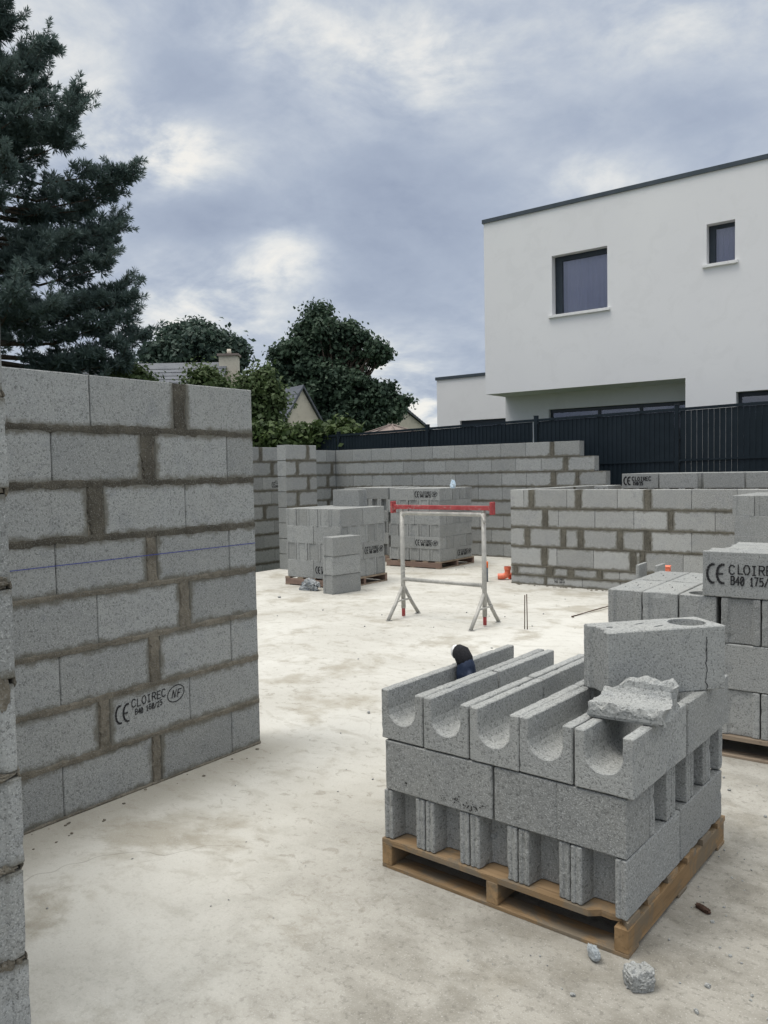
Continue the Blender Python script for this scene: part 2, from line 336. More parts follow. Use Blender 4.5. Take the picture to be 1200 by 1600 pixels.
# ------------------------------------------------------------------ rough concrete prisms (blocks)
def poly_fine(pts, step, ch):
    """cut the corners of a closed polygon by ch and subdivide its sides; returns points and a corner flag"""
    n = len(pts); out = []; flag = []
    for i in range(n):
        a, b, c = Vector(pts[i - 1]), Vector(pts[i]), Vector(pts[(i + 1) % n])
        u, w = (a - b), (c - b)
        sharp = u.normalized().dot(w.normalized()) > -.8
        chb = min(ch, u.length * .3, w.length * .3) if sharp else 0
        st = b + u.normalized() * chb if sharp else b
        en = b + w.normalized() * chb if sharp else b
        out.append(st); flag.append(1 if sharp else 0)
        if sharp: out.append(en); flag.append(1)
        nx = Vector(pts[(i + 1) % n]); L = (nx - en).length; m = max(1, int(L / step))
        for j in range(1, m): out.append(en + (nx - en) * (j / m * (1 - chb / max(L, 1e-6)))); flag.append(0)
    return out, flag
def prism(pts, length, step=.022, ch=.004, rough=.0009, chip=.0026, seed=0.0, holes=()):
    """closed XY outline (counter-clockwise) extruded along +Z with worn arrises"""
    P, fl = poly_fine(pts, step, ch); n = len(P)
    nrm = []
    for i in range(n):
        t = (P[(i + 1) % n] - P[i - 1]); nrm.append(Vector((t.y, -t.x)).normalized())
    k = max(2, int(length / step))
    zs = [(0.0, ch)] + [(ch + (length - 2 * ch) * i / k, 0.0) for i in range(k + 1)] + [(length, ch)]
    vs = []; off = Vector((seed * 13.7, seed * 7.1, seed * 3.3))
    for iz, (z, ins) in enumerate(zs):
        edge = iz <= 1 or iz >= len(zs) - 2
        for i in range(n):
            p = Vector((P[i].x, P[i].y, z)); d = noise.noise((p + off) * 45) * rough
            q = ins
            if fl[i] or edge:
                c = max(0.0, noise.noise((p + off) * 60) + .05) * chip + max(0.0, noise.noise((p + off) * 17) - .42) * chip * 9
                q += c
            vs.append((p.x + nrm[i].x * (d - q), p.y + nrm[i].y * (d - q), z))
    fs = []
    for iz in range(len(zs) - 1):
        for i in range(n):
            a = iz * n + i; b = iz * n + (i + 1) % n
            fs.append((a, b, b + n, a + n))
    # caps (with holes)
    for top in (False, True):
        base = (len(zs) - 1) * n if top else 0
        loop = [vs[base + i] for i in range(n)]
        bm = bmesh.new(); bv = [bm.verts.new(p) for p in loop]; idx = {v: base + i for i, v in enumerate(bv)}
        ed = [bm.edges.new((bv[i], bv[(i + 1) % n])) for i in range(n)]
        z = zs[-1][0] if top else 0.0; extra = []
        for (hx, hy, rx, ry, ang, depth) in holes:
            m = 20 if rx > .03 else 8
            hv = []
            for j in range(m):
                w = 2 * math.pi * j / m; x, y = rx * math.cos(w), ry * math.sin(w)
                hv.append(bm.verts.new((hx + x * math.cos(ang) - y * math.sin(ang), hy + x * math.sin(ang) + y * math.cos(ang), z)))
            ed += [bm.edges.new((hv[j], hv[(j + 1) % m])) for j in range(m)]; extra.append((hv, depth))
        bm.normal_update()
        res = bmesh.ops.triangle_fill(bm, edges=ed, use_beauty=True, use_dissolve=False)
        for v in bm.verts:
            if v not in idx: idx[v] = len(vs); vs.append(tuple(v.co))
        for f in bm.faces:
            t = [idx[v] for v in f.verts]
            if (f.normal.z > 0) != top: t.reverse()
            fs.append(tuple(t))
        for hv, depth in extra:
            ids = [idx[v] for v in hv]; m = len(ids); zz = z - depth if top else z + depth
            low = []
            for i_ in ids: low.append(len(vs)); vs.append((vs[i_][0], vs[i_][1], zz))
            for j in range(m):
                q = (ids[j], ids[(j + 1) % m], low[(j + 1) % m], low[j])
                fs.append(q if not top else tuple(reversed(q)))
            fs.append(tuple(low) if top else tuple(reversed(low)))
        bm.free()
    return vs, fs
def block_outline(L, W, rd, rw, groove=.0, ends=(True, True)):
    """plan of a hollow block: length along X, recess rd deep and rw wide in its ends"""
    x, y, h = L / 2, W / 2, rw / 2
    def end(sg):
        if not rd or not ends[0 if sg < 0 else 1]: return [(sg * x, -y * sg * 1), (sg * x, y * sg * 1)]
        fm = (y + h) / 2; g = groove
        side = [(-y), (-fm - .006), (-fm), (-fm + .006), (-h)]
        pts = [(x, side[0]), (x, side[1]), (x - g, side[2]), (x, side[3]), (x, side[4]), (x - rd, -h + min(.012, rd))] if g else [(x, -y), (x, -h), (x - rd, -h + min(.012, rd))]
        pts = pts + [(p[0], -p[1]) for p in reversed(pts)]
        return pts if sg > 0 else [(-p[0], -p[1]) for p in pts]
    return end(1) + end(-1)
def u_outline(W, H, t, floor):
    """cross-section of a lintel block: channel with a round bottom"""
    x = W / 2; r = x - t; pts = [(-x, 0), (x, 0), (x, H), (x - t, H)]
    for j in range(9):
        w = math.pi * j / 8
        pts.append((r * math.cos(w) * (1 - .06 * math.sin(w)), floor + r * .85 * (1 - math.sin(w))))
    pts += [(-x + t, H), (-x, H)]
    return pts
BM = {}
def block_mesh(key, outline, length, axis='Z', **kw):
    out = []
    for s in range(3):
        vs, fs = prism(outline, length, seed=s * 1.7 + len(BM), **kw)
        if axis == 'Y': vs = [(p[0], p[2] - length / 2, p[1]) for p in vs]; fs = [tuple(reversed(f)) for f in fs]
        b = MB(); b.add(vs, fs); out.append(b.mesh(key, 'block_concrete'))
    BM[key] = out
slots = [(-.10, .045, .012, .006, 0, .03), (-.10, -.045, .012, .006, 0, .03), (.10, .045, .012, .006, 0, .03), (.10, -.045, .012, .006, 0, .03), (0, 0, .03, .004, .2, .03)]
block_mesh('pocket_block', block_outline(.5, .2, .078, .118, .006), .2)                     # deep end pockets, 20 cm high
co_ = block_outline(.5, .2, .055, .118, .006, (True, False))
co_ = [p for p in co_]; i_ = max(range(len(co_)), key=lambda i: (co_[i][0], -co_[i][1]))
co_ = co_[:i_] + [(-.004, -.1), (0, -.0965), (.004, -.1)] + co_[i_:]
block_mesh('corner_low_block', co_, .2)  # one plain end
block_mesh('hollow_block', block_outline(.5, .2, .012, .13, .0), .2, step=.05)
block_mesh('tall_hollow_block', block_outline(.5, .2, .014, .135, .0), .25, step=.03, holes=slots)
block_mesh('round_hole_block', block_outline(.5, .2, .018, .12, .005, (True, False)), .25, holes=[(.145, 0, .073, .073, 0, .2), (-.19, .0, .016, .011, 0, .04), (-.045, .03, .03, .006, .35, .04), (.0, -.035, .03, .006, .35, .04)])
block_mesh('lintel_block', u_outline(.206, .2, .038, .066), .5, 'Y')
block_mesh('flat_block', block_outline(.5, .2, .0, .1), .2, step=.05)

# ------------------------------------------------------------------ stamped print: stroke letters
GL = {'C': [[(.88, .86), (.66, 1), (.3, 1), (.05, .75), (.05, .25), (.3, 0), (.66, 0), (.88, .14)]], 'L': [[(.28, 1), (.28, 0), (1.0, 0)]],
      'O': [[(.3, 1), (.7, 1), (.95, .7), (.95, .3), (.7, 0), (.3, 0), (.05, .3), (.05, .7), (.3, 1)]], 'I': [[(.25, 1), (.75, 1)], [(.5, 1), (.5, 0)], [(.25, 0), (.75, 0)]],
      'R': [[(.1, 0), (.1, 1), (.7, 1), (.9, .85), (.9, .65), (.7, .5), (.1, .5)], [(.5, .5), (.9, 0)]], 'E': [[(.9, 1), (.1, 1), (.1, 0), (.9, 0)], [(.1, .52), (.7, .52)]],
      'B': [[(.1, 0), (.1, 1), (.7, 1), (.88, .85), (.88, .65), (.7, .52), (.1, .52)], [(.7, .52), (.92, .38), (.92, .15), (.7, 0), (.1, 0)]],
      '4': [[(.7, 0), (.7, 1), (.05, .35), (.95, .35)]], '0': [[(.3, 1), (.7, 1), (.9, .75), (.9, .25), (.7, 0), (.3, 0), (.1, .25), (.1, .75), (.3, 1)], [(.2, .2), (.8, .8)]],
      '1': [[(.25, .8), (.5, 1), (.5, 0)], [(.25, 0), (.75, 0)]], '6': [[(.85, .95), (.4, 1), (.1, .6), (.1, .2), (.35, 0), (.7, 0), (.9, .2), (.9, .4), (.7, .55), (.2, .5)]],
      '5': [[(.9, 1), (.15, 1), (.15, .55), (.7, .6), (.9, .4), (.9, .2), (.65, 0), (.1, .05)]], '7': [[(.1, 1), (.9, 1), (.4, 0)]],
      '2': [[(.1, .8), (.3, 1), (.7, 1), (.9, .75), (.1, 0), (.9, 0)]], '/': [[(.1, 0), (.9, 1)]], 'N': [[(.1, 0), (.1, 1), (.9, 0), (.9, 1)]], 'F': [[(.1, 0), (.1, 1), (.9, 1)], [(.1, .52), (.7, .52)]], ' ': [], '.': [[(.4, 0), (.5, .06)]]}
def arc(cx, cy, r, a0, a1, n=9): return [(cx + r * math.cos(R_(a0 + (a1 - a0) * i / n)), cy + r * math.sin(R_(a0 + (a1 - a0) * i / n))) for i in range(n + 1)]
def stamp(o, u, v, nrm, lines, parent, ce=None, nf=None, thick=.0055, slant=0.0, seed=0):
    """black print: polylines on the face with origin o, right u, up v. lines: (text, x, y, letter width, letter height, slope)"""
    rr = random.Random(seed); polys = []
    for text, x, y, w, h, sl in lines:
        for i, ch in enumerate(text):
            jx, jy = rr.uniform(-.002, .002), rr.uniform(-.002, .003)
            for st in GL[ch]: polys.append(([(x + i * w * 1.22 + p[0] * w + p[1] * h * slant + jx, y + sl * (i * w * 1.22 + p[0] * w) + p[1] * h + jy) for p in st], thick * min(1.0, .45 + h / .075)))
    if ce:
        x, y, r = ce
        el = lambda cx: [(cx + r * .58 * math.cos(R_(a_)), y + r * math.sin(R_(a_))) for a_ in range(80, 281, 20)]
        polys.append((el(x), thick * 1.7)); polys.append((el(x + r * 1.0), thick * 1.7)); polys.append(([(x + r * .55, y), (x + r * .95, y)], thick * 1.5))
    if nf:
        x, y, r = nf
        polys.append(([(x + r * 1.12 * math.cos(t) + .18 * r * math.sin(t), y + r * .9 * math.sin(t)) for t in [2 * math.pi * i / 22 for i in range(23)]], thick * .9))
        for ch, ox in (('N', -.62), ('F', .08)):
            for st in GL[ch]: polys.append(([(x + r * (ox + p[0] * .52 + p[1] * .22), y + r * (-.42 + p[1] * .8)) for p in st], thick))
    b = MB(); u, v, nrm, o = Vector(u), Vector(v), Vector(nrm), Vector(o)
    for pl, th in polys:
        for a, c in zip(pl, pl[1:]):
            a, c = Vector(a), Vector(c); d = (c - a)
            if d.length < 1e-6: continue
            d = d.normalized(); a2, c2 = a - d * th * .35, c + d * th * .35; s = Vector((-d.y, d.x)) * th / 2
            q = [a2 + s, a2 - s, c2 - s, c2 + s]
            b.add([o + u * p.x + v * p.y + nrm * (.0035 + .0002 * rr.random()) for p in q], [(0, 1, 2, 3)])
    return b.build('printed_lettering', 'stamp_ink', parent)

# ------------------------------------------------------------------ laid block walls
def laid_wall(o, d, n, rows, thick, parent, cmat='wall_concrete', fresh=(), mw=.034, far=False, mkeys=('mortar_dry', 'mortar_fresh'), seed=1, ends=(0.0, 0.0)):
    """rows: (z0, z1, s0, s1, joints) with joints = numbers (dry, tight) or (a, b) pairs (filled with mortar)"""
    rr = random.Random(seed); o, d, n = Vector(o), Vector(d), Vector(n); Z = Vector((0, 0, 1))
    blk = MB(); core = MB(); mo = {0: MB(), 1: MB()}
    step = .06 if far else .024
    flip = d.cross(Z).dot(n) < 0
    def P(s, z, e): return o + d * s + Z * z + n * e
    def quad(q): return q if not flip else tuple(reversed(q))
    def block(a, b, z0, z1, ml, mr, mb, mt):
        nu = max(2, int((b - a) / step)); nv = max(2, int((z1 - z0) / step)); tone = rr.random()
        jit = rr.uniform(-.0015, .0015) if not far else 0
        us = [a, a + .005] + [a + .005 + (b - a - .01) * i / nu for i in range(1, nu)] + [b - .005, b]
        ws = [z0, z0 + .005] + [z0 + .005 + (z1 - z0 - .01) * i / nv for i in range(1, nv)] + [z1 - .005, z1]
        for side in (0, 1):
            vs = []; sm = []
            for wz in ws:
                for us_ in us:
                    ed = us_ in (a, b) or wz in (z0, z1)
                    e = (-.004 if ed else 0) + jit + (noise.noise(Vector((us_ * 20, wz * 20, seed))) * .0008)
                    if ed: e -= max(0, noise.noise(Vector((us_ * 24, wz * 24, seed + 3)))) * .006
                    vs.append(P(us_, wz, e if side == 0 else -thick - e))
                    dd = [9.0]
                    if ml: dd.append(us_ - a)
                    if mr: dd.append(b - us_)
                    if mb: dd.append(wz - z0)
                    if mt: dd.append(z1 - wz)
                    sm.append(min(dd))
            m = len(us); fs = []
            for j in range(len(ws) - 1):
                for i in range(m - 1):
                    q = quad((j * m + i, j * m + i + 1, (j + 1) * m + i + 1, (j + 1) * m + i))
                    fs.append(q if side == 0 else tuple(reversed(q)))
            blk.raw(vs, fs, {'smear_shade': sm, 'tone': [tone] * len(vs)})
        # closing sides
        e0 = -.004
        c = [P(a, z0, e0), P(b, z0, e0), P(b, z1, e0), P(a, z1, e0), P(a, z0, -thick - e0), P(b, z0, -thick - e0), P(b, z1, -thick - e0), P(a, z1, -thick - e0)]
        fs = [quad(q) for q in ((0, 4, 5, 1), (1, 5, 6, 2), (2, 6, 7, 3), (3, 7, 4, 0))]
        blk.raw(c, fs, {'smear_shade': [9.0] * 8, 'tone': [tone] * 8})
    def ribbon(p0, p1, w, key, vertical, bulge=.003):
        L = (p1[0] - p0[0]) if not vertical else (p1[1] - p0[1]); k = max(2, int(abs(L) / (step * .8)))
        for side in (0, 1):
            vs = []
            for i in range(k + 1):
                t = i / k; s = p0[0] + (p1[0] - p0[0]) * t; z = p0[1] + (p1[1] - p0[1]) * t
                q = Vector((s * 9 + seed, z * 9, side * 5.0))
                lo = w / 2 + noise.noise(q) * w * .30 + noise.noise(q * 5) * w * .24; hi = w / 2 + noise.noise(q + Vector((3, 5, 7))) * w * .30 + noise.noise(q * 5 + Vector((1, 8, 2))) * w * .24
                for f, e in ((-lo, -.006), (-lo * .8, .0012), (-lo * .3, bulge * .7), (hi * .3, bulge), (hi * .8, .0012), (hi, -.006)):
                    e2 = e + (noise.noise(q * 6 + Vector((f * 60, 0, 0))) * .002 if e > 0 else 0)
                    vs.append(P(s + (f if vertical else 0), z + (0 if vertical else f), e2 if side == 0 else -thick - e2))
            fs = []
            for i in range(k):
                for j in range(5):
                    a = i * 6 + j; q = (a, a + 6, a + 7, a + 1)
                    if vertical: q = tuple(reversed(q))
                    q = quad(q); fs.append(q if side == 0 else tuple(reversed(q)))
            mo[key].add(vs, fs)
    for r, (z0, z1, s0, s1, joints) in enumerate(rows):
        key = 1 if r in fresh else 0
        cur = s0; prev_m = False; items = list(joints) + [s1]
        core.add(*_corebox(P, s0 + .03, s1 - .03, z0 if r == 0 else z0 - .01, z1 - .02, .03, thick))
        for it in items:
            last = it is items[-1] and it == s1
            a = cur; 
            if isinstance(it, tuple): b = it[0]; nm = True
            else: b = it; nm = False
            g = .0016 if not nm else 0
            block(a + (.0016 if not prev_m and cur != s0 else 0), b - (g if not last else 0), z0 + .005, z1 - .005 if r < len(rows) - 1 else z1, prev_m, nm and not last, True, r < len(rows) - 1)
            if isinstance(it, tuple):
                ribbon(((it[0] + it[1]) / 2, z0 + .004), ((it[0] + it[1]) / 2, z1 - .004), (it[1] - it[0]) * 1.02, key, True, .0008)
                core.add(*_corebox(P, it[0] - .01, it[1] + .01, z0, z1 - .003, .006, thick))
                cur = it[1]; prev_m = True
            else: cur = b; prev_m = False
        if r > 0:
            lo = max(s0, rows[r - 1][2]); hi = min(s1, rows[r - 1][3])
            ribbon((lo + .002, z0), (hi - .002, z0), mw * (1.25 if r in fresh else 1.0), key, False)
        else:
            ribbon((s0, z0 + .004), (s1, z0 + .004), .02, 0, False, .004)
    blk.build('masonry', cmat, parent)
    b0 = mo[0]; b0.add(core.v, core.f); b0.build('mortar', mkeys[0], parent, smooth=False)
    if mo[1].f: mo[1].build('fresh_mortar', mkeys[1], parent)
def _corebox(P, a, b, z0, z1, rec, thick):
    vs = [P(a, z0, -rec), P(b, z0, -rec), P(b, z0, -thick + rec), P(a, z0, -thick + rec), P(a, z1, -rec), P(b, z1, -rec), P(b, z1, -thick + rec), P(a, z1, -thick + rec)]
    return vs, [(0, 1, 2, 3), (4, 7, 6, 5), (0, 4, 5, 1), (1, 5, 6, 2), (2, 6, 7, 3), (3, 7, 4, 0)]
def bond(s0, s1, nrow, ch, seed, pm=.28, z00=0.0, first=.25, L=.502):
    """running bond: nrow courses of height ch"""
    rr = random.Random(seed); rows = []
    for r in range(nrow):
        js = []; s = s0 + (first if r % 2 else L)
        if r % 2 and first < .12: s += L
        while s < s1 - .09:
            if rr.random() < pm: js.append((s, s + .06)); s += .06 + L
            else: js.append(s); s += L
        rows.append((z00 + r * ch, z00 + (r + 1) * ch, s0, s1, js))
    return rows

# ================================================================== SETTING
def ground_sheet(name, x0, x1, y0, y1, z, m, n=1, amp=0.0):
    b = MB(); k = n
    for j in range(k + 1):
        for i in range(k + 1):
            x, y = x0 + (x1 - x0) * i / k, y0 + (y1 - y0) * j / k
            b.v.append((x, y, z + (noise.noise(Vector((x * .3, y * .3, 0))) * amp)))
    for j in range(k):
        for i in range(k): b.f.append((j * (k + 1) + i, j * (k + 1) + i + 1, (j + 1) * (k + 1) + i + 1, (j + 1) * (k + 1) + i))
    return b.build(name, m, None, smooth=True, kind='structure')
ground_sheet('ground', -900, 900, -300, 1500, -.22, 'lawn')
b = MB(); b.bb(-9.56, 7.0, -5.0, 13.25, -.24, 0.0); b.build('concrete_slab', 'slab_concrete', None, kind='structure')
b = MB(); b.bb(-5.16, 9.0, 10.31, 13.0, -.2, .79); b.build('earth_fill', 'earth', None, kind='structure', bevel=.05)
b = MB(); b.bb(-60, 40, 13.95, 80, -.2, .55); b.build('garden_ground', 'lawn', None, kind='structure')

# ================================================================== WALLS
CH = .2614
XL = -3.442
w = empty('block_wall', (0, 0, 0), label='tall wall of grey blocks with a blue chalk line across it', cat='wall')
rows = [(0, CH, 1.05, 3.305, [1.53, 2.034, (2.537, 2.591), 3.083]), (CH, 2 * CH, 1.05, 3.305, [1.30, 1.74, (2.232, 2.294), 2.790]),
        (2 * CH, 3 * CH, 1.05, 3.305, [1.53, 2.038, (2.538, 2.603), 3.097]), (3 * CH, 4 * CH, 1.05, 3.305, [1.3, 1.745, 2.246, (2.741, 2.809)]),
        (4 * CH, 5 * CH, 1.05, 3.305, [1.53, 2.039, (2.541, 2.604), 3.102]), (5 * CH, 6 * CH, 1.05, 3.305, [1.25, 1.71, (2.212, 2.30), 2.799]),
        (6 * CH, 7 * CH, 1.05, 3.305, [1.53, 2.038, (2.53, 2.612), 3.103]), (7 * CH, 8 * CH, 1.05, 3.305, [1.3, 1.745, 2.247, (2.742, 2.82)])]
laid_wall((XL, 0, 0), (0, 1, 0), (1, 0, 0), rows, .2, w, fresh=(5, 6, 7), mw=.032, seed=3)
cl = MB()
for i in range(60):
    y0, y1 = 1.14 + 2.16 * i / 60, 1.14 + 2.16 * (i + 1) / 60
    cl.add([(XL + .0045, y0, 1.1865 + .003 * y0), (XL + .0045, y1, 1.1865 + .003 * y1), (XL + .0045, y1, 1.1905 + .003 * y1), (XL + .0045, y0, 1.1905 + .003 * y0)], [(0, 1, 2, 3)])
cl.build('chalk_line', 'blue_chalk', w)
stamp((XL, 2.345, .405), (0, 1, 0), (0, 0, 1), (1, 0, 0), [('CLOIREC', .072, .028, .0255, .038, .07), ('B40 160/25', .092, -.013, .0140, .027, .07)], w, ce=(.006, .012, .044), nf=(.350, .040, .048), thick=.0058, seed=2)

def end_wall():
    """short return wall whose stop end, with its grooved block ends, stands beside the camera"""
    w = empty('block_wall', (0, 0, 0), label='stop end of a block wall with grooved ends and mortar squeezed from its joints', cat='wall')
    ms = MB(); mo = MB(); rr = random.Random(5)
    xe = -2.135; y0, y1 = .935, 1.135
    for r in range(8):
        z0 = r * CH + .007; jx, jy = rr.uniform(-.006, .006), rr.uniform(-.005, .005)
        for k, (a, b_) in enumerate(((xe - .5, xe), (xe - 1.0, xe - .503), (xe - 1.29, xe - 1.003)) if r % 2 else ((xe - .25, xe), (xe - .753, xe - .253), (xe - 1.28, xe - .756))):
            vs, fs = prism(block_outline(b_ - a, .2, .016, .125, .0, (False, k == 0)), CH - .016, seed=r * 3 + k, step=.024, chip=.002)
            ms.raw([((a + b_) / 2 + jx + p[0], (y0 + y1) / 2 + jy + p[1], z0 + p[2]) for p in vs], fs, {'smear_shade': [min(9, p[2] + .01, CH - .016 - p[2] + .01) for p in vs], 'tone': [rr.random()] * len(vs)})
        if r:
            z = r * CH
            mo.bb(xe - 1.28, xe - .022, y0 + .012, y1 - .012, z - .012, z + .012)
            for j in range(9):          # lumps of squeezed mortar along the end and both sides
                yy = y0 + .012 + (y1 - y0 - .024) * (j + rr.random() * .6) / 9
                if rr.random() < .8: lump(mo, (xe - .014 + rr.uniform(-.004, .004), yy, z + rr.uniform(-.004, .004)), (.014, .017, .009 + .007 * rr.random()), rr, 10, 7, .6)
            for j in range(26):
                lump(mo, (xe - .03 - 1.2 * j / 26, y1 - .002, z), (.034, .006, .014 + .008 * rr.random()), rr)
    lump(mo, (xe - .006, y1 - .035, 4 * CH - .035), (.010, .018, .042), rr, 12, 9, .55)
    lump(mo, (xe - .012, y1 - .05, 3 * CH), (.016, .04, .011), rr, 12, 8, .6)
    lump(mo, (xe - .010, y1 - .05, 5 * CH + .012), (.016, .045, .014), rr, 12, 8, .6)
    ms.build('masonry', 'wall_concrete', w); mo.build('mortar', 'mortar_dry', w)
def lump(mb, c, r, rr, n=7, m=5, amp=.35, rot=None):
    vs = []; off = Vector((rr.random() * 50, rr.random() * 50, 0))
    for j in range(m + 1):
        for i in range(n):
            th, ph = math.pi * j / m, 2 * math.pi * i / n
            q = Vector((math.sin(th) * math.cos(ph), math.sin(th) * math.sin(ph), math.cos(th)))
            k = 1 + noise.noise(q * 1.7 + off) * amp + noise.noise(q * 4.5 + off) * amp * .4
            q = Vector((q.x * r[0] * k, q.y * r[1] * k, q.z * r[2] * k))
            if rot is not None: q = rot @ q
            vs.append((c[0] + q.x, c[1] + q.y, c[2] + q.z))
    fs = [(j * n + i, (j + 1) * n + i, (j + 1) * n + (i + 1) % n, j * n + (i + 1) % n) for j in range(m) for i in range(n)]
    mb.add(vs, fs)
end_wall()

# low wall facing the camera, with odd make-up pieces
YR = 10.096
w = empty('block_wall', (0, 0, 0), label='low wall of pale blocks with wide brown mortar joints and a thin make-up course', cat='wall')
E0, E1 = -5.375, -.2
def tail(s): return [s + .515 * i for i in range(1, 12) if s + .515 * i < E1 - .1]
rows = [(0, .132, E0, E1, [(-4.86, -4.835), -4.314, -3.797] + tail(-3.797)),
        (.132, .26, E0, E1, [(-5.33, -5.275), (-4.839, -4.728), (-4.518, -4.434), (-4.105, -4.032), -3.807, (-3.5, -3.44)] + tail(-3.4)),
        (.26, .531, E0, E1, [(-4.901, -4.821), -4.679, -4.156, (-3.661, -3.586), (-3.537, -3.471), -2.999] + tail(-2.999)),
        (.531, .798, E0, E1, [(-5.15, -5.084), (-4.615, -4.545), (-4.37, -4.298), (-3.829, -3.765), (-3.479, -3.398), -2.898] + tail(-2.898)),
        (.798, 1.06, E0, E1, [(-4.883, -4.809), -4.652, -4.135, -3.615, (-3.182, -3.119), -2.623] + tail(-2.623)),
        (1.06, 1.319, E0, E1, [-5.169, (-5.084, -5.019), -4.529, (-4.4, -4.325), -3.832, (-3.478, -3.397), -2.899, -2.374] + tail(-2.374))]
laid_wall((0, YR, 0), (1, 0, 0), (0, -1, 0), rows, .2, w, 'pale_wall_concrete', mw=.03, mkeys=('mortar_far', 'mortar_fresh'), seed=11)
stamp((-4.72, YR, .05), (1, 0, 0), (0, 0, 1), (0, -1, 0), [('CLOIREC', .0, .035, .018, .026, 0), ('B40 150/25', .01, .0, .012, .022, 0)], w, thick=.006, seed=4)
w = empty('block_wall', (0, 0, 0), label='low return wall running back from the end of the pale low wall', cat='wall')
laid_wall((E0, 0, 0), (0, 1, 0), (-1, 0, 0), bond(10.30, 13.0, 5, .2636, 5), .2, w, 'wall_concrete', mw=.03, far=True, mkeys=('mortar_far', 'mortar_fresh'), seed=12)

# long back wall with stepped end
w = empty('block_wall', (0, 0, 0), label='long grey block wall before the dark fence, its end stepped down', cat='wall')
c8 = 2.076 / 8; YB = 13.022; B0 = -11.07
def run(s0, s1, off, extra):
    js = []; s = s0 + off
    while s < min([e[0] for e in extra] + [s1]) - .2: js.append(s); s += .4985
    return js + extra
rows = []
for r in range(4): rows.append((r * c8, (r + 1) * c8, B0, -4.6 + .0 * r, run(B0, -4.6, .25 if r % 2 else .498, [(-5.9 + .25 * (r % 2), -5.84 + .25 * (r % 2))])))
rows.append((4 * c8, 5 * c8, B0, -4.72, run(B0, -4.72, .478, [(-5.8, -5.74)])))
rows.append((5 * c8, 6 * c8, B0, -5.137, run(B0, -5.137, .475, [(-6.131, -6.044), (-5.673, -5.614)])))
rows.append((6 * c8, 7 * c8, B0, -5.336, run(B0, -5.336, .263, [(-5.893, -5.823)])))
rows.append((7 * c8, 8 * c8, B0, -5.603, run(B0, -5.603, .46, [(-6.141, -6.08)])))
laid_wall((0, YB, 0), (1, 0, 0), (0, -1, 0), rows, .2, w, 'wall_concrete', mw=.022, far=True, mkeys=('mortar_far', 'mortar_fresh'), seed=13)
stamp((-6.63, YB, 5 * c8 - .16), (1, 0, 0), (0, 0, 1), (0, -1, 0), [('CLOIREC', .1, .05, .03, .045, 0), ('B40 150/25', .1, .0, .02, .036, 0)], w, ce=(.04, .045, .04), nf=(.42, .04, .045), thick=.008, seed=5)
w = empty('block_wall', (0, 0, 0), label='short block wall closing the inner corner behind the pier', cat='wall')
laid_wall((B0, 0, 0), (0, 1, 0), (1, 0, 0), bond(11.3, 13.02, 8, c8, 8, .6, first=.3), .2, w, 'wall_concrete', mw=.024, far=True, mkeys=('mortar_far', 'mortar_fresh'), seed=14)
w = empty('block_wall', (0, 0, 0), label='grey block wall seen past the free edge of the chalk-lined wall', cat='wall')
laid_wall((-10.33, 0, 0), (0, 1, 0), (1, 0, 0), bond(6.5, 11.05, 9, c8, 17, .3, z00=-.255, first=.27), .2, w, 'wall_concrete', mw=.03, far=True, mkeys=('mortar_far', 'mortar_fresh'), seed=15)
stamp((-10.33, 10.35, 5 * c8 + .06), (0, 1, 0), (0, 0, 1), (1, 0, 0), [('CLOIREC', .1, .07, .03, .05, 0), ('B40 160/25', .1, .0, .02, .04, 0)], w, ce=(.04, .05, .045), thick=.008, seed=6)
w = empty('block_pier', (0, 0, 0), label='free-standing block pier with brown joints beside the five-block-wide middle pallet', cat='pier')
rows = []
for r in range(8):
    rows.append((r * c8 * 1.003, (r + 1) * c8 * 1.003, 9.70, 10.46, [(10.22, 10.265)] if r % 2 else [(9.95, 10.0)]))
laid_wall((-9.33, 0, 0), (0, 1, 0), (1, 0, 0), rows, .2, w, 'wall_concrete', mw=.034, far=True, mkeys=('mortar_far', 'mortar_fresh'), fresh=(), seed=16)

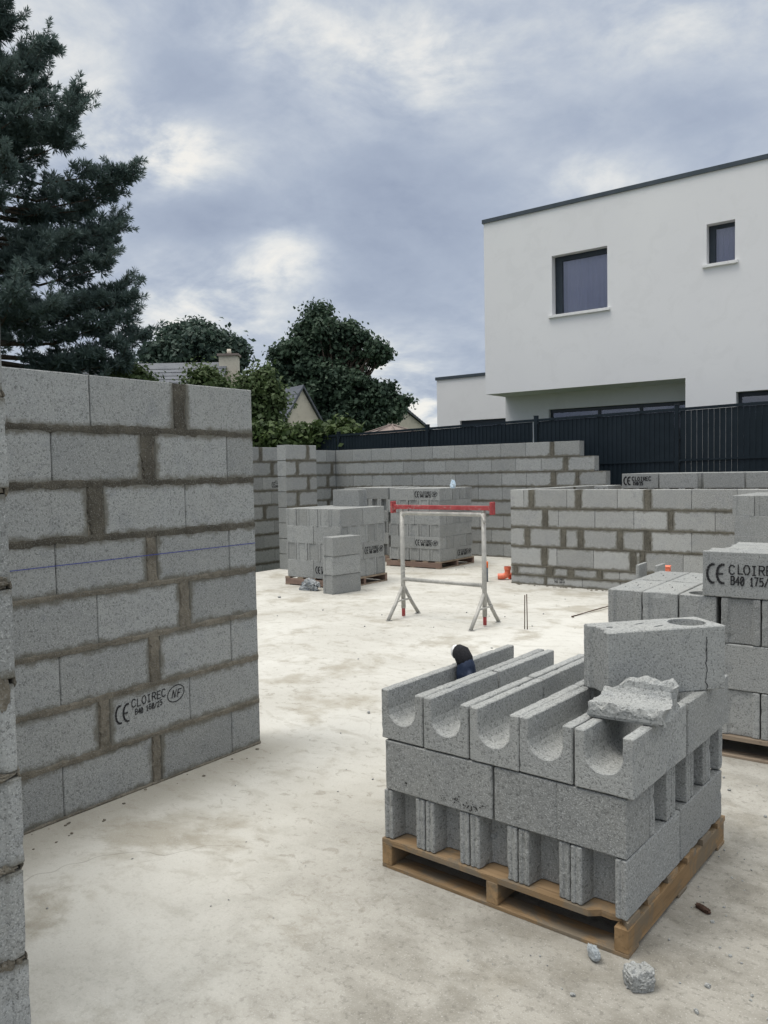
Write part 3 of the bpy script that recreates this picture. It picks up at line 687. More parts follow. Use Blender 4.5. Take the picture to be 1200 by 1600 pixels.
# ================================================================== PALLETS AND STACKS
def pallet(loc, rz, W, D, stringers_along, wood, label, deckn=6):
    """loc = near corner; local -X to the far side of the front, +Y back"""
    p = empty('pallet', loc, rz, label=label, cat='pallet', group='wooden pallets under the blocks')
    rr = random.Random(label); m1 = wood; along = stringers_along
    for t in (0, .5, 1):
        b = MB()
        if along == 'Y': b.box((-W + .026 + t * (W - .052), D / 2, .015 + .041), (.05, D, .082), rr.uniform(-.004, .004))
        else: b.box((-W / 2, .026 + t * (D - .052), .015 + .041), (W, .05, .082), rr.uniform(-.004, .004))
        b.build('stringer', m1[0], p, bevel=.003)
    for t in (0, .5, 1):
        b = MB()
        if along == 'Y': b.box((-W / 2, .045 + t * (D - .09), .0075), (W, .09, .015), rr.uniform(-.005, .005))
        else: b.box((-W + .045 + t * (W - .09), D / 2, .0075), (.09, D, .015), rr.uniform(-.005, .005))
        b.build('bottom_board', m1[1], p, bevel=.002)
    for i in range(deckn):
        b = MB(); t = i / (deckn - 1); wd = .1 + rr.uniform(-.008, .008)
        ln = rr.uniform(-.012, .006)
        # ragged board: outline with chewed ends
        a, c = (W + ln, D) if along == 'Y' else (D + ln, W)
        cx = t * (c - wd) + wd / 2; vs = []; n = 30
        up = [(-a / 2 + a * j / n, wd / 2 - max(0, noise.noise(Vector((j * .9, i * 3.1, 1))) - .3) * .012) for j in range(n + 1)]
        dn = [(-a / 2 + a * j / n, -wd / 2 + max(0, noise.noise(Vector((j * .9, i * 3.1, 7))) - .3) * .012) for j in range(n + 1)]
        if along == 'Y' and i == 0: dn[n - 1] = (dn[n - 1][0], dn[n - 1][1] + .035); dn[n - 2] = (dn[n - 2][0], dn[n - 2][1] + .028); dn[n - 3] = (dn[n - 3][0], dn[n - 3][1] + .03)
        for z in (.0975, .119):
            for q in up: vs.append((q[0], q[1], z))
            for q in dn: vs.append((q[0], q[1], z))
        k = n + 1; fs = []
        for j in range(n):
            fs += [(j, j + 1, k + j + 1, k + j), (2 * k + k + j, 2 * k + k + j + 1, 2 * k + j + 1, 2 * k + j), (j + 1, j, 2 * k + j, 2 * k + j + 1), (k + j, k + j + 1, 3 * k + j + 1, 3 * k + j)]
        fs += [(0, k, 3 * k, 2 * k), (n, 2 * k + n, 3 * k + n, k + n)]
        if along == 'Y': vs = [(x - W / 2, y + cx, z) for x, y, z in vs]
        else: vs = [(-y - cx, x + D / 2, z) for x, y, z in vs]
        b.add(vs, fs); b.build('deck_board', m1[1], p)
    return p
ORD = ['first', 'second', 'third', 'fourth', 'fifth', 'sixth', 'seventh', 'eighth']
LAY = ['bottom', 'second', 'third', 'fourth', 'fifth', 'sixth', 'seventh']
ALLB = []
def put_block(key, loc, rz, label, group, rx=0.0, mi=None):
    me = BM[key][random.randrange(3) if mi is None else mi]
    o = mesh_obj('concrete_block', me, None, loc, (rx, 0, rz), label=label, cat='concrete block', group=group)
    ALLB.append(o); return o
def stack(loc, rz, z0, layers, H, desc, group, pitch=.205, key='hollow_block', kE=None, top=None, jit=.005, long='lengthwise', end='end-on', nlay=None, back=True, gaps=0.0):
    """blocks on a pallet. loc = near front corner on the +X side; layers bottom to top of 'E' (ends to the front) or 'L' (sides to the front)."""
    M = Matrix.Translation((loc[0], loc[1], 0)) @ Matrix.Rotation(rz, 4, 'Z'); out = {}
    nl = len(layers); rr = random.Random(desc)
    for li, kind in enumerate(layers):
        z = z0 + li * (H + .005); is_top = li == nl - 1
        names = 'top' if is_top else LAY[li]
        lx, ly = rr.uniform(-jit, jit), rr.uniform(-jit, jit) * .7
        kk = key if kE is None else (kE if kind == 'E' else key)
        spots = []
        if kind == 'E':
            for c in range(5):
                spots.append((-.1 - c * pitch, .25, math.pi / 2, f'{end}, {ORD[c]} from corner', ('E', li, c, 0)))
            for c in range(5):
                if c == 0 or is_top: spots.append((-.1 - c * pitch, .755, math.pi / 2, f'back row, {ORD[c]} from corner', ('E', li, c, 1)))
        else:
            spots.append((-.25, .1, 0, f'{long}, at front corner', ('L', li, 0, 0))); spots.append((-.755 - gaps, .1, 0, f'{long}, front, away from corner', ('L', li, 1, 0)))
            for r in range(1, 5):
                spots.append((-.25, .1 + r * pitch, 0, f'{ORD[r]} back from front corner', ('L', li, 0, r)))
                if is_top: spots.append((-.755 - gaps, .1 + r * pitch, 0, f'far half, {ORD[r]} row back', ('L', li, 1, r)))
        for x, y, a, lab, ky in spots:
            if not back and ky[3] > 0 and not is_top: continue
            p = M @ Vector((x + lx + rr.uniform(-.0025, .0025), y + ly + rr.uniform(-jit, jit), z))
            a2 = a + rz + rr.uniform(-.006, .006) + (math.pi if rr.random() < .5 and kk in ('hollow_block', 'tall_hollow_block', 'pocket_block') else 0)
            out[ky] = put_block(kk, p, a2, f'grey block {lab}, {names} layer of {desc}', group)
    return out
def face_stamp(o, lx, nf=True, txt='B40 160/25', sgn=1, s=1.0, thick=.009, half=.5, H=.2, face='side', ce=True):
    """print on the side (y = -W/2) of a block; child of the block"""
    # flipped blocks: choose the side that looks to the camera
    inv = o.matrix_world.to_3x3()
    o_m = Matrix.Translation(o.location) @ o.rotation_euler.to_matrix().to_4x4()
    ny = o_m.to_3x3() @ Vector((0, -1, 0)); c = CAM - o.location
    sg = -1 if ny.dot(c) > 0 else 1
    u = Vector((-sg, 0, 0)); n = Vector((0, sg, 0))
    st = stamp(Vector((0, sg * .1, 0)) + u * lx, u, (0, 0, 1), n, [('CLOIREC', .108 * s, H * .52, .027 * s, .042 * s, 0), (txt, .118 * s, H * .52 - .052 * s, .0170 * s, .038 * s, 0)], o, ce=(.035 * s, H * .51, .045 * s) if ce else None, nf=(.395 * s, H * .51, .044 * s) if nf else None, thick=thick, seed=int(abs(o.location.x * 100)))
    return st

# --- the pallet nearest the camera: lintel blocks over pocketed blocks
NZ = R_(-2.2); NC = (-.92, 2.497)
pallet((-.913, 2.489, 0), NZ, 1.035, 1.032, 'Y', ('fresh_wood', 'fresh_wood_across'), 'light tan wooden pallet under the lintel blocks')
G1 = 'blocks on the tan pallet'
MN = Matrix.Translation((NC[0], NC[1], 0)) @ Matrix.Rotation(NZ, 4, 'Z')
def nput(key, x, y, z, a, label, rx=0.0, mi=None): 
    p = MN @ Vector((x, y, z)); return put_block(key, p, NZ + a, label, G1, rx, mi)
rn = random.Random(21)
for c in range(5):
    nput('pocket_block', -.1 - c * .2045, .252 + rn.uniform(-.004, .004), .1205, math.pi / 2, f'grey block with open end pocket, {ORD[c]} from corner, bottom layer on tan pallet', mi=c % 3)
nput('pocket_block', -.1, .757, .1205, math.pi / 2, 'grey block at the back edge of the tan pallet, bottom layer, long side showing', mi=1)
nput('corner_low_block', -.25, .1, .325, 0, 'plain grey block with a faint mid groove, middle layer on tan pallet', mi=0)
nput('flat_block', -.757, .098, .325, 0, 'plain grey block with dark splashes, middle layer on tan pallet', mi=1)
for r in range(1, 5):
    nput('pocket_block', -.252 + rn.uniform(-.004, .004), .1 + r * .206, .325, 0, f'side-pocketed grey block, {ORD[r]} back from corner, middle layer on tan pallet', mi=r % 3)
    nput('pocket_block', -.757, .1 + r * .206, .325, 0, f'grey block inside the middle layer, {ORD[r]} row back, under lintel blocks', mi=(r + 1) % 3)
lintels = []
gx = [-.075, -.287, -.497, -.709, -.921]
for c in range(5):
    for r in range(2):
        o = nput('lintel_block', gx[c] + rn.uniform(-.004, .004), .25 + r * .508 + rn.uniform(-.006, .008), .531, rn.uniform(-.008, .008), f'grey U-shaped lintel block, {ORD[c]} from corner, {"front" if r == 0 else "back"} row on tan pallet', mi=(c + r) % 3)
        lintels.append(o)
# dark splashes on the plain block
sp = MB(); rr = random.Random(9)
for (cx, cz, n_, sd_) in ((-.665, .365, 16, .014), (-.60, .352, 26, .02), (-.73, .36, 7, .010), (-.90, .372, 3, .004), (-.78, .43, 2, .002), (-.545, .37, 4, .006)):
    for i in range(n_):
        x, z = cx + rr.gauss(0, sd_), cz + rr.gauss(0, sd_ * .5); r = rr.uniform(.0012, .0042)
        if z < .333: continue
        k = 7; sp.add([MN @ Vector((x + r * math.cos(t) * rr.uniform(.6, 1.3), -.0062 + rr.random() * .0003, z + r * math.sin(t) * rr.uniform(.6, 1.3))) for t in [2 * math.pi * j / k for j in range(k)]], [tuple(range(k))])
plain = [o for o in ALLB if 'splashes' in o['label']][0]
so_ = sp.build('stain_pattern', 'stamp_ink', None); so_.parent = plain
so_.matrix_parent_inverse = (Matrix.Translation(plain.location) @ plain.rotation_euler.to_matrix().to_4x4()).inverted()

# loose block with a round hole, set skew on top of the lintels
bb_ = Vector((-1.125, 2.887, 0)); cc_ = Vector((-.813, 3.255, 0)); ang = math.atan2(cc_.y - bb_.y, cc_.x - bb_.x)
cen = (bb_ + cc_) / 2 + Vector((-math.sin(ang), math.cos(ang), 0)) * .1
put_block('round_hole_block', (cen.x, cen.y, .7325), ang, 'loose grey block with a round hole, set skew on the lintel blocks', 'loose blocks', mi=0)
hb = ALLB[-1]
ck = MB(); rr = random.Random(3); x = .165; 
pts = [(x + .012 * noise.noise(Vector((t * 9, 0, 0))), .005 + .205 * t) for t in [i / 14 for i in range(15)]]
for (a, za), (c, zc) in zip(pts, pts[1:]):
    wd = .0016 + .003 * max(0, noise.noise(Vector((za * 30, 3, 0))))
    ck.add([(a - wd, -.1022, za), (a + wd, -.1022, za), (c + wd, -.1022, zc), (c - wd, -.1022, zc)], [(0, 1, 2, 3)])
ck.build('crack', 'stamp_ink', hb)

# broken piece of a lintel block
def broken():
    b = MB(); L = .25; nS = 70
    base_ = [(-.098, 0), (0, 0), (.09, 0), (.10, .008), (.102, .06), (.10, .105), (.094, .112), (.072, .112), (.063, .105), (.058, .08), (.046, .062), (.022, .050), (-.01, .045), (-.045, .048), (-.08, .056), (-.099, .054), (-.103, .045), (-.103, .01)]
    prof = []
    for q0, q1 in zip(base_, base_[1:] + base_[:1]):
        n_ = max(1, int(math.dist(q0, q1) / .007))
        prof += [(q0[0] + (q1[0] - q0[0]) * e_ / n_, q0[1] + (q1[1] - q0[1]) * e_ / n_) for e_ in range(n_)]
    m = len(prof); vs = []
    for i in range(nS + 1):
        t = i / nS
        for j, (y, z) in enumerate(prof):
            x = (t - .5) * L; q = Vector((x, y, z))
            rough = 0.0 if z < .003 else (1.0 if z > .10 else (.75 if (y < -.085 and z > .02) else .14))
            tip = max(0.0, abs(t - .5) * 2 - .9) * 10
            x += noise.noise(Vector((y * 30, z * 30, 4 + (t > .5)))) * .022 * tip
            h = noise.noise(q * 22 + Vector((5, 1, 2))) * .012 + noise.noise(q * 60) * .006 + noise.noise(q * 140) * .0035
            cut = max(0, .34 - t) * .20 + max(0, t - .95) * .3
            if z > .058: z = max(.056 + (z - .058) * .05, z - cut * (z - .050) / .06)
            if y < -.04 and z > .03: h -= max(0, noise.noise(Vector((x * 18, 2, 7))) - .05) * .05
            vs.append((x, y + (noise.noise(q * 40 + Vector((9, 1, 4))) * .007 + noise.noise(q * 110) * .003) * rough, max(0.0, z + h * rough)))
    fs = [(i * m + j, i * m + (j + 1) % m, (i + 1) * m + (j + 1) % m, (i + 1) * m + j) for i in range(nS) for j in range(m)]
    fs = [tuple(reversed(f)) for f in fs]
    fs.append(tuple(range(m))); fs.append(tuple(reversed([nS * m + j for j in range(m)])))
    b.add(vs, fs)
    me = b.mesh('block_fragment', 'block_concrete')
    mesh_obj('block_fragment', me, None, (-.985, 2.742, .734), (0, 0, R_(4)), label='broken rough piece of lintel block lying across the lintel blocks', cat='block fragment')
broken()

# glove hung in the lintel channel
def glove():
    g = empty('work_glove', (-1.845, 3.03, .565), R_(-20), label='navy work glove with black cuff standing in a lintel channel', cat='glove')
    def chain(name, pts, rad, m):
        b = MB(); b.tube(pts, rad, 12); o = b.build(name, m, g, smooth=True)
        return o
    # palm and four bent fingers as one skinned body: joined tubes, then voxel remesh
    b = MB()
    b.tube([(0, 0, .20), (.004, 0, .175), (.004, 0, .14), (.0, 0, .105), (-.002, .0, .085)], [.032, .040, .045, .042, .03], 14)
    for i, (x, l) in enumerate(((-.036, .085), (-.012, .10), (.016, .096), (.042, .074))):
        b.tube([(x * .8, 0, .115), (x, -.004, .085), (x * 1.1, -.012 + .004 * i, .085 - l * .5), (x * 1.12, -.008 + .006 * i, .085 - l)], [.014, .0135, .0125, .009], 10)
    b.tube([(.03, -.005, .155), (.052, -.018, .13), (.058, -.028, .095), (.052, -.034, .07)], [.015, .0145, .013, .009], 10)
    me = b.mesh('shell', 'navy_rubber', smooth=True); o = mesh_obj('hand_shell', me, g)
    md = o.modifiers.new('remesh', 'REMESH'); md.mode = 'VOXEL'; md.voxel_size = .0045; md.use_smooth_shade = True
    sm = o.modifiers.new('smooth', 'SMOOTH'); sm.factor = .6; sm.iterations = 4
    chain('cuff', [(0, 0, .17), (-.006, -.002, .198), (-.024, -.004, .222), (-.047, -.006, .226)], [.036, .040, .039, .034], 'black_knit')
    chain('label_patch', [(-.042, -.006, .226), (-.058, -.009, .222)], [.030, .033], 'white_cloth')
glove()

# --- the pallet at the frame edge: upright blocks
PZ = R_(1.0)
pallet((-.735, 4.60, 0), PZ, 1.07, 1.06, 'Y', ('grey_wood', 'grey_wood'), 'grey weathered pallet under the upright block stack')
def pright():
    G = 'upright blocks on the grey pallet'; D = 'upright block stack'
    M = Matrix.Translation((-.76, 4.62, 0)) @ Matrix.Rotation(PZ, 4, 'Z'); rr = random.Random(4)
    def p(key, x, y, z, a, lab, mi=None): return put_block(key, M @ Vector((x, y, z)), PZ + a + rr.uniform(-.006, .006), lab, G, mi=mi)
    xs = [-.10, -.308, -.532, -.743, -.948]
    for li, z in ((0, .12), (2, .628)):
        for c in range(5):
            p('round_hole_block' if (li == 2 and c == 2) else 'tall_hollow_block', xs[c] if li else -.1 - .2075 * c, .25 + rr.uniform(-.006, .006), z, -math.pi / 2, f'tall grey block end-on, {ORD[4 - c]} from trestle side, {LAY[li]} layer of {D}', mi=c % 3)
            if li == 2 : p('tall_hollow_block', xs[c] + rr.uniform(-.004, .004), .757, z, math.pi / 2, f'tall grey block, back row, {ORD[4 - c]} from trestle side, {LAY[li]} layer of {D}', mi=c % 3)
    for c in range(2): p('tall_hollow_block', -.255 - .507 * c, .1, .374, 0, f'tall grey block lengthwise, {"hidden half" if c == 0 else "trestle-side half"}, second layer of {D}', mi=c)
    o = p('tall_hollow_block', -.253, .095, .882, 0, 'tall grey block with large stamped print, top of the upright block stack', mi=2)
    face_stamp(o, -.235, nf=True, txt='B40 175/25', H=.25, s=1.14, thick=.0075)
    p('tall_hollow_block', -.19, .31, .882, 0, 'tall grey block second in line on top of the upright block stack', mi=0)
    p('tall_hollow_block', -.205, .525, .882, 0, 'tall grey block third in line on top of the upright block stack', mi=1)
pright()

# --- middle pallet with the three-block column in front
pallet((-7.075, 8.385, 0), R_(0), 1.06, 1.06, 'X', ('brown_wood', 'grey_wood'), 'brown pallet under the five-block-wide middle stack', 5)
st = stack((-7.09, 8.40), 0, .12, 'LELE', .2395, 'middle stack', 'blocks of the middle stack', key='tall_hollow_block')
for ky in (('L', 0, 0, 0), ('L', 2, 0, 1)): pass
face_stamp(st[('L', 0, 0, 0)], -.22, H=.24)
face_stamp(st[('E', 1, 0, 1)], -.23, H=.24)
put_block('tall_hollow_block', (-7.60, 9.25, .12 + 4 * .2445), 0, 'single grey block lying alone on the middle stack', 'loose blocks')
S3 = R_(-9)
for i in range(3):
    c = Vector((-6.855, 7.965, 0)) + Matrix.Rotation(S3, 3, 'Z') @ Vector((-.1, .25, 0))
    put_block('tall_hollow_block', (c.x + .012 * (i - 1), c.y - .01 * i, i * .2535), math.pi / 2 + S3 + .02 * i - .015, f'grey block in the column of three before the middle stack, {("lowest", "middle", "topmost")[i]}', 'loose blocks')

# --- tall stack behind the trestle
pallet((-7.115, 10.94, 0), 0, 1.10, 1.08, 'X', ('brown_wood', 'grey_wood'), 'brown pallet under the tall stack behind the trestle', 5)
st = stack((-7.125, 10.955), 0, .12, 'ELELEL', .195, 'tall stack', 'blocks of the tall stack', pitch=.208)
face_stamp(st[('L', 1, 0, 0)], -.24); face_stamp(st[('L', 5, 0, 0)], -.24)
face_stamp(st[('E', 0, 0, 1)], -.23)
# --- stack half hidden beside it
pallet((-8.49, 11.39, 0), 0, 1.06, 1.06, 'X', ('brown_wood', 'grey_wood'), 'pallet in shade under the pocketed block stack', 5)
stack((-8.50, 11.40), 0, .12, 'ELELEL', .195, 'pocketed stack', 'blocks of the pocketed stack', key='pocket_block')
# --- stack at the frame edge before the low wall
pallet((-.96, 8.34, 0), 0, 1.07, 1.06, 'Y', ('brown_wood', 'grey_wood'), 'pallet under the stack standing before the low wall', 5)
stack((-.985, 8.35), 0, .12, 'ELELLE'.replace('LLE', 'LLE'), .1925, 'stack before low wall', 'blocks before the low wall', back=False)
# --- two pallets behind the low wall
for i, (x0, ds) in enumerate(((-3.055, 'stamped stack behind low wall'), (-1.955, 'plain stack behind low wall'))):
    pallet((x0 + .015, 10.885, .79), 0, 1.07, 1.06, 'Y', ('brown_wood', 'grey_wood'), f'pallet under the {ds}', 5)
    st = stack((x0, 10.9), 0, .91, 'LEL', .198, ds, 'blocks behind the low wall', key='pocket_block', gaps=.012, back=False)
    if i == 0: face_stamp(st[('L', 2, 1, 0)], -.23, nf=False, txt='150/25', thick=.011, s=1.15)
# --- bits seen past the stacks
o = mesh_obj('concrete_block', BM['lintel_block'][0], None, (-4.46, 11.2, 1.03 - .24), (0, 0, 0), label='grey block with two oval holes peeping over the low wall', cat='concrete block')
COL.objects.unlink(o); bpy.data.objects.remove(o)
vs, fs = prism([(-.2, 0), (.2, 0), (.2, .2), (-.2, .2)], .5, step=.05, holes=[(-.085, .1, .05, .065, 0, .2), (.085, .1, .05, .065, 0, .2)])
b = MB(); b.add([(p[0] * .5, p[2] - .25, p[1]) for p in vs], [tuple(reversed(f)) for f in fs]); 
for i in range(3):
    b.build('concrete_block', 'block_concrete', None, loc=(-4.31 - .0 * i, 11.0, .79 + .182 * i), label=f'small grey block with two oval holes beyond the low wall, {("lowest", "middle", "topmost")[i]} of its pile', cat='concrete block', group='oval-hole blocks') if i else b.build('concrete_block', 'block_concrete', None, loc=(-4.31, 11.0, .79), label='small grey block with two oval holes beyond the low wall, lowest of its pile', cat='concrete block', group='oval-hole blocks')
# open-ended blocks and an orange box glimpsed over the upright stack
for i in range(3):
    vs, fs = prism(u_outline(.2, .233, .03, .04), .25, step=.05)
    b = MB(); b.add([(p[0], p[2] - .125, p[1]) for p in vs], [tuple(reversed(f)) for f in fs])
    b.build('concrete_block', 'block_concrete', None, loc=(-2.50 + .008 * (i % 2), 7.42, .2345 * i), rot=(0, 0, .02 * i), label=f'channel block on its pile behind the upright stack, {("lowest", "middle", "topmost")[i]}', cat='concrete block', group='channel blocks in a pile')
cr_ = MB(); cr_.bb(-.1, .1, -.12, .12, 0, .555); cr_ = cr_.build('concrete_block', 'block_concrete', None, loc=(-2.51, 7.96, 0), bevel=.006, label='large plain grey block carrying the orange box behind the upright stack', cat='concrete block')
ob = empty('orange_box', (-2.525, 7.90, .555), R_(12), label='small orange plastic box on a block behind the upright stack', cat='box')
b = MB(); b.bb(-.055, .055, -.05, .05, 0, .066); b.build('box_body', 'coral_plastic', ob, bevel=.006)
b = MB(); b.bb(-.058, .058, -.053, .053, .066, .08); b.build('lid', 'coral_plastic', ob, bevel=.004)

# ================================================================== TRESTLE
def trestle():
    t = empty('trestle', (-4.63, 7.14, 0), 0, label='grey tubular mason trestle with a red cross bar on A-shaped feet', cat='trestle')
    ox = -4.63; oy = 7.14; tl, trx = -5.135 - ox, -4.11 - ox
    for x in (tl, trx):
        b = MB(); b.tube([(x, 0, .10), (x, 0, .5), (x, 0, 1.165)], .0245, 14); b.build('post', 'galvanised', t, smooth=True)
        b = MB(); b.tube([(x, 0, .012), (x, 0, .13)], .0195, 12); b.build('inner_post', 'red_paint', t, smooth=True)
        b = MB(); b.tube([(x, 0, 1.14), (x, 0, 1.22)], .019, 12); b.build('upper_pin', 'galvanised', t, smooth=True)
        for s in (-1, 1):
            b = MB(); b.tube([(x, s * .018, .335), (x, s * .15, .16), (x, s * .285, .008)], .0195, 12); 
            b.tube([(x, s * .275, .0), (x, s * .275, .006)], .034, 12)
            b.build('foot', 'galvanised', t, smooth=True)
        b = MB(); b.tube([(x + .018, -.125, .195), (x + .02, .125, .195)], .010, 8); b.build('foot_brace', 'galvanised', t, smooth=True)
    b = MB()
    pts = [(tl, 0, 1.09), (tl + .006, 0, 1.125), (tl + .028, 0, 1.145), (tl + .06, 0, 1.15), (trx - .05, 0, 1.150), (trx - .015, 0, 1.142), (trx + .03, -.05, 1.10), (trx + .05, -.075, 1.07)]
    b.tube(pts, [.0225] * 6 + [.016, .013], 12); b.build('upper_bar', 'galvanised', t, smooth=True)
    b = MB(); b.tube([(tl, 0, .422), (trx, 0, .422)], .0215, 12); b.build('lower_bar', 'galvanised', t, smooth=True)
    b = MB(); b.box((0, 0, 1.215), (1.24, .042, .046)); b.build('cross_bar', 'red_paint', t, bevel=.004)
    for s in (-1, 1):
        b = MB(); b.box((s * .622, 0, 1.213), (.026, .08, .13)); b.box((s * .60, 0, 1.213), (.028, .05, .055)); b.build('end_stop', 'red_paint', t, bevel=.004)
trestle()

# ================================================================== SMALL THINGS
t = empty('drain_pipe', (-5.752, 10.03, 0), label='grey upright drain pipe with an orange cap', cat='pipe')
b = MB(); b.tube([(0, 0, 0), (0, 0, .205)], .036, 18); b.build('pipe_body', 'grey_pvc', t, smooth=True)
b = MB(); b.tube([(0, 0, .203), (0, 0, .288), (0, 0, .294)], [.038, .038, .03], 18); b.build('cap', 'orange_plastic', t, smooth=True)
for i, (dx, lean, h) in enumerate(((0, .02, .345), (.03, -.015, .355))):
    b = MB(); b.tube([(0, 0, -.02), (lean * .12, 0, h * .5), (lean * .25, .0, h)], .0052, 8); b.build('rebar_stub', 'rusty_steel', None, smooth=True, loc=(-3.70 + dx, 7.22, 0), label=('thin rusty starter bar rising from the slab beyond the tan pallet, trestle side', 'thin rusty starter bar rising from the slab, its twin nearer the upright stack')[i], cat='rebar', group='rusty starter bars')
b = MB(); b.tube([(-3.535, 8.03, .012), (-3.575, 8.075, .008), (-3.56, 8.15, .008), (-3.49, 8.55, .02), (-3.40, 9.1, .03), (-3.30, 9.6, .03)], .006, 8)
b.build('bent_rebar', 'rusty_steel', None, smooth=True, label='bent dark rebar lying on the slab before the low wall', cat='rebar')
def caps():
    g = [((-5.62, 10.36, .0), R_(20), .20), ((-5.56, 10.52, .0), R_(60), .16), ((-5.66, 11.0, .0), R_(10), .14)]
    labs = ['orange bent drain elbow lying beside the low wall end', 'orange drain elbow standing against the low wall end', 'small orange cap on the slab beyond the low wall end']
    for i, (p, a, s) in enumerate(g):
        o = empty('drain_elbow', p, a, label=labs[i], cat='drain elbow', group='orange drain elbows')
        b = MB(); r = .045 if i < 2 else .03
        b.tube([(-.5 * s, 0, r), (-.1 * s, 0, r * 1.05), (.12 * s, .0, r * 1.5), (.2 * s, 0, r * 2.4), (.2 * s, 0, r * 2.4 + s * .22)] if i < 2 else [(0, 0, .0), (0, 0, .07)], r, 14, cap=False); b.build('elbow_body', 'coral_plastic', o, smooth=True)
        b = MB(); e = (.2 * s, 0, r * 2.4 + s * .2) if i < 2 else (0, 0, .06)
        b.tube([e, (e[0], e[1], e[2] + .045)], r * 1.14, 14, cap=False); b.build('socket', 'coral_plastic', o, smooth=True)
caps()
b = MB(); b.bb(-.16, .16, -.12, .12, 0, .035); b.build('paving_piece', 'shard_stone', None, loc=(-5.62, 10.36, -.034), bevel=.004, label='flat grey slab piece under the orange drain elbows', cat='slab piece')
bpy.data.objects.remove(COL.objects[-1])
def crumple(name, m, loc, r, label, cat, seed):
    bm = bmesh.new(); bmesh.ops.create_icosphere(bm, subdivisions=4, radius=1.0)
    rr = Vector((seed * 3.1, seed * 1.7, 0))
    for v in bm.verts:
        q = v.co.copy(); k = 1 + noise.noise(q * 1.6 + rr) * .45 - abs(noise.noise(q * 4 + rr)) * .45 - abs(noise.noise(q * 9 + rr)) * .2
        v.co = Vector((q.x * r[0] * k, q.y * r[1] * k, max(-r[2] * .55, q.z * r[2] * k) + r[2] * .55))
    me = bpy.data.meshes.new(name); bm.to_mesh(me); bm.free(); me.materials.append(MATS[m])
    return mesh_obj(name, me, None, loc, (0, 0, 0), label=label, cat=cat)
crumple('plastic_bag', 'blue_plastic', (-6.93, 10.62 + .45, 1.318), (.05, .04, .09), 'small crumpled pale blue plastic bag on top of the tall stack', 'plastic bag', 2)
crumple('plastic_bag', 'grey_bag', (-7.42, 8.14, 0), (.17, .09, .10), 'crumpled grey plastic bag at the foot of the three-block column', 'plastic bag', 5)
def stone(name, m, loc, r, label, seed, cube=.6):
    bm = bmesh.new(); bmesh.ops.create_icosphere(bm, subdivisions=4, radius=1.0); rr = Vector((seed * 5.1, seed, 1))
    for v in bm.verts:
        q = v.co.copy(); mx = max(abs(q.x), abs(q.y), abs(q.z)); q = q.lerp(q / mx, cube)
        k = 1 + noise.noise(q * 1.2 + rr) * .18 + noise.noise(q * 4 + rr) * .10 + noise.noise(q * 10 + rr) * .08
        v.co = Vector((q.x * r[0] * k, q.y * r[1] * k, (q.z + .9) * r[2] * k))
    me = bpy.data.meshes.new(name); bm.to_mesh(me); bm.free(); me.materials.append(MATS[m])
    return mesh_obj(name, me, None, loc, (0, 0, R_(38 + seed * 7)), label=label, cat='stone')
stone('rubble_stone', 'block_concrete', (-.838, 2.375, 0), (.043, .036, .034), 'lump of broken grey block lying before the tan pallet corner', 1)
o = stone('stone_chip', 'shard_stone', (-1.005, 2.425, .004), (.016, .030, .022), 'small bluish stone chip beside the front edge of the tan pallet', 2, .2)
o = stone('wood_splinter', 'rusty_steel', (-.80, 2.93, 0), (.012, .032, .008), 'dark wood splinter beside the long side of the tan pallet', 3, .5); o['category'] = 'splinter'
# crumbs of block and mortar strewn over the slab
def crumbs():
    b = MB(); rr = random.Random(77)
    for i in range(620):
        if i < 400: x, y = rr.gauss(-.35, .55), rr.gauss(2.9, .75)
        elif i < 520: x, y = rr.uniform(-3.3, .3), rr.uniform(1.3, 5.5)
        else: x, y = rr.uniform(-8, -1), rr.uniform(5, 12)
        if -2.0 < x < -.86 and 2.42 < y < 3.6: continue
        if -1.9 < x < -.6 and 4.5 < y < 5.8: continue
        s = min(.016, rr.lognormvariate(-5.45, .45)) * (1 if i < 520 else 1.8)
        n = 5; rot = Matrix.Rotation(rr.random() * 6, 3, 'Z')
        lump(b, (x, y, s * .45), (s, s * rr.uniform(.5, 1), s * .6), rr, 6, 3, .5, rot)
    b.build('block_crumbs', 'block_concrete', None, label='crumbs of broken block and mortar strewn over the pale slab', cat='crumbs', kind='stuff')
crumbs()
def droppings():
    b = MB(); rr = random.Random(31)
    for i in range(150):
        if i < 70 and i % 2: continue
        if i < 70: x, y = XL + .012 + abs(rr.gauss(0, .09)), rr.uniform(1.2, 3.3)
        elif i < 125: x, y = rr.uniform(-5.3, -3.3), YR - .012 - abs(rr.gauss(0, .06))
        else: x, y = rr.uniform(-9, -5.7), YB - .02 - abs(rr.gauss(0, .1))
        s = rr.uniform(.003, .009) * (1 if i < 70 else 1.8)
        lump(b, (x, y, s * .25), (s * rr.uniform(.8, 1.5), s * rr.uniform(.7, 1.3), s * .5), rr, 8, 4, .6)
    b.build('mortar_droppings', 'mortar_dry', None, label='dried mortar droppings along the feet of the block walls', cat='droppings', kind='stuff')
droppings()

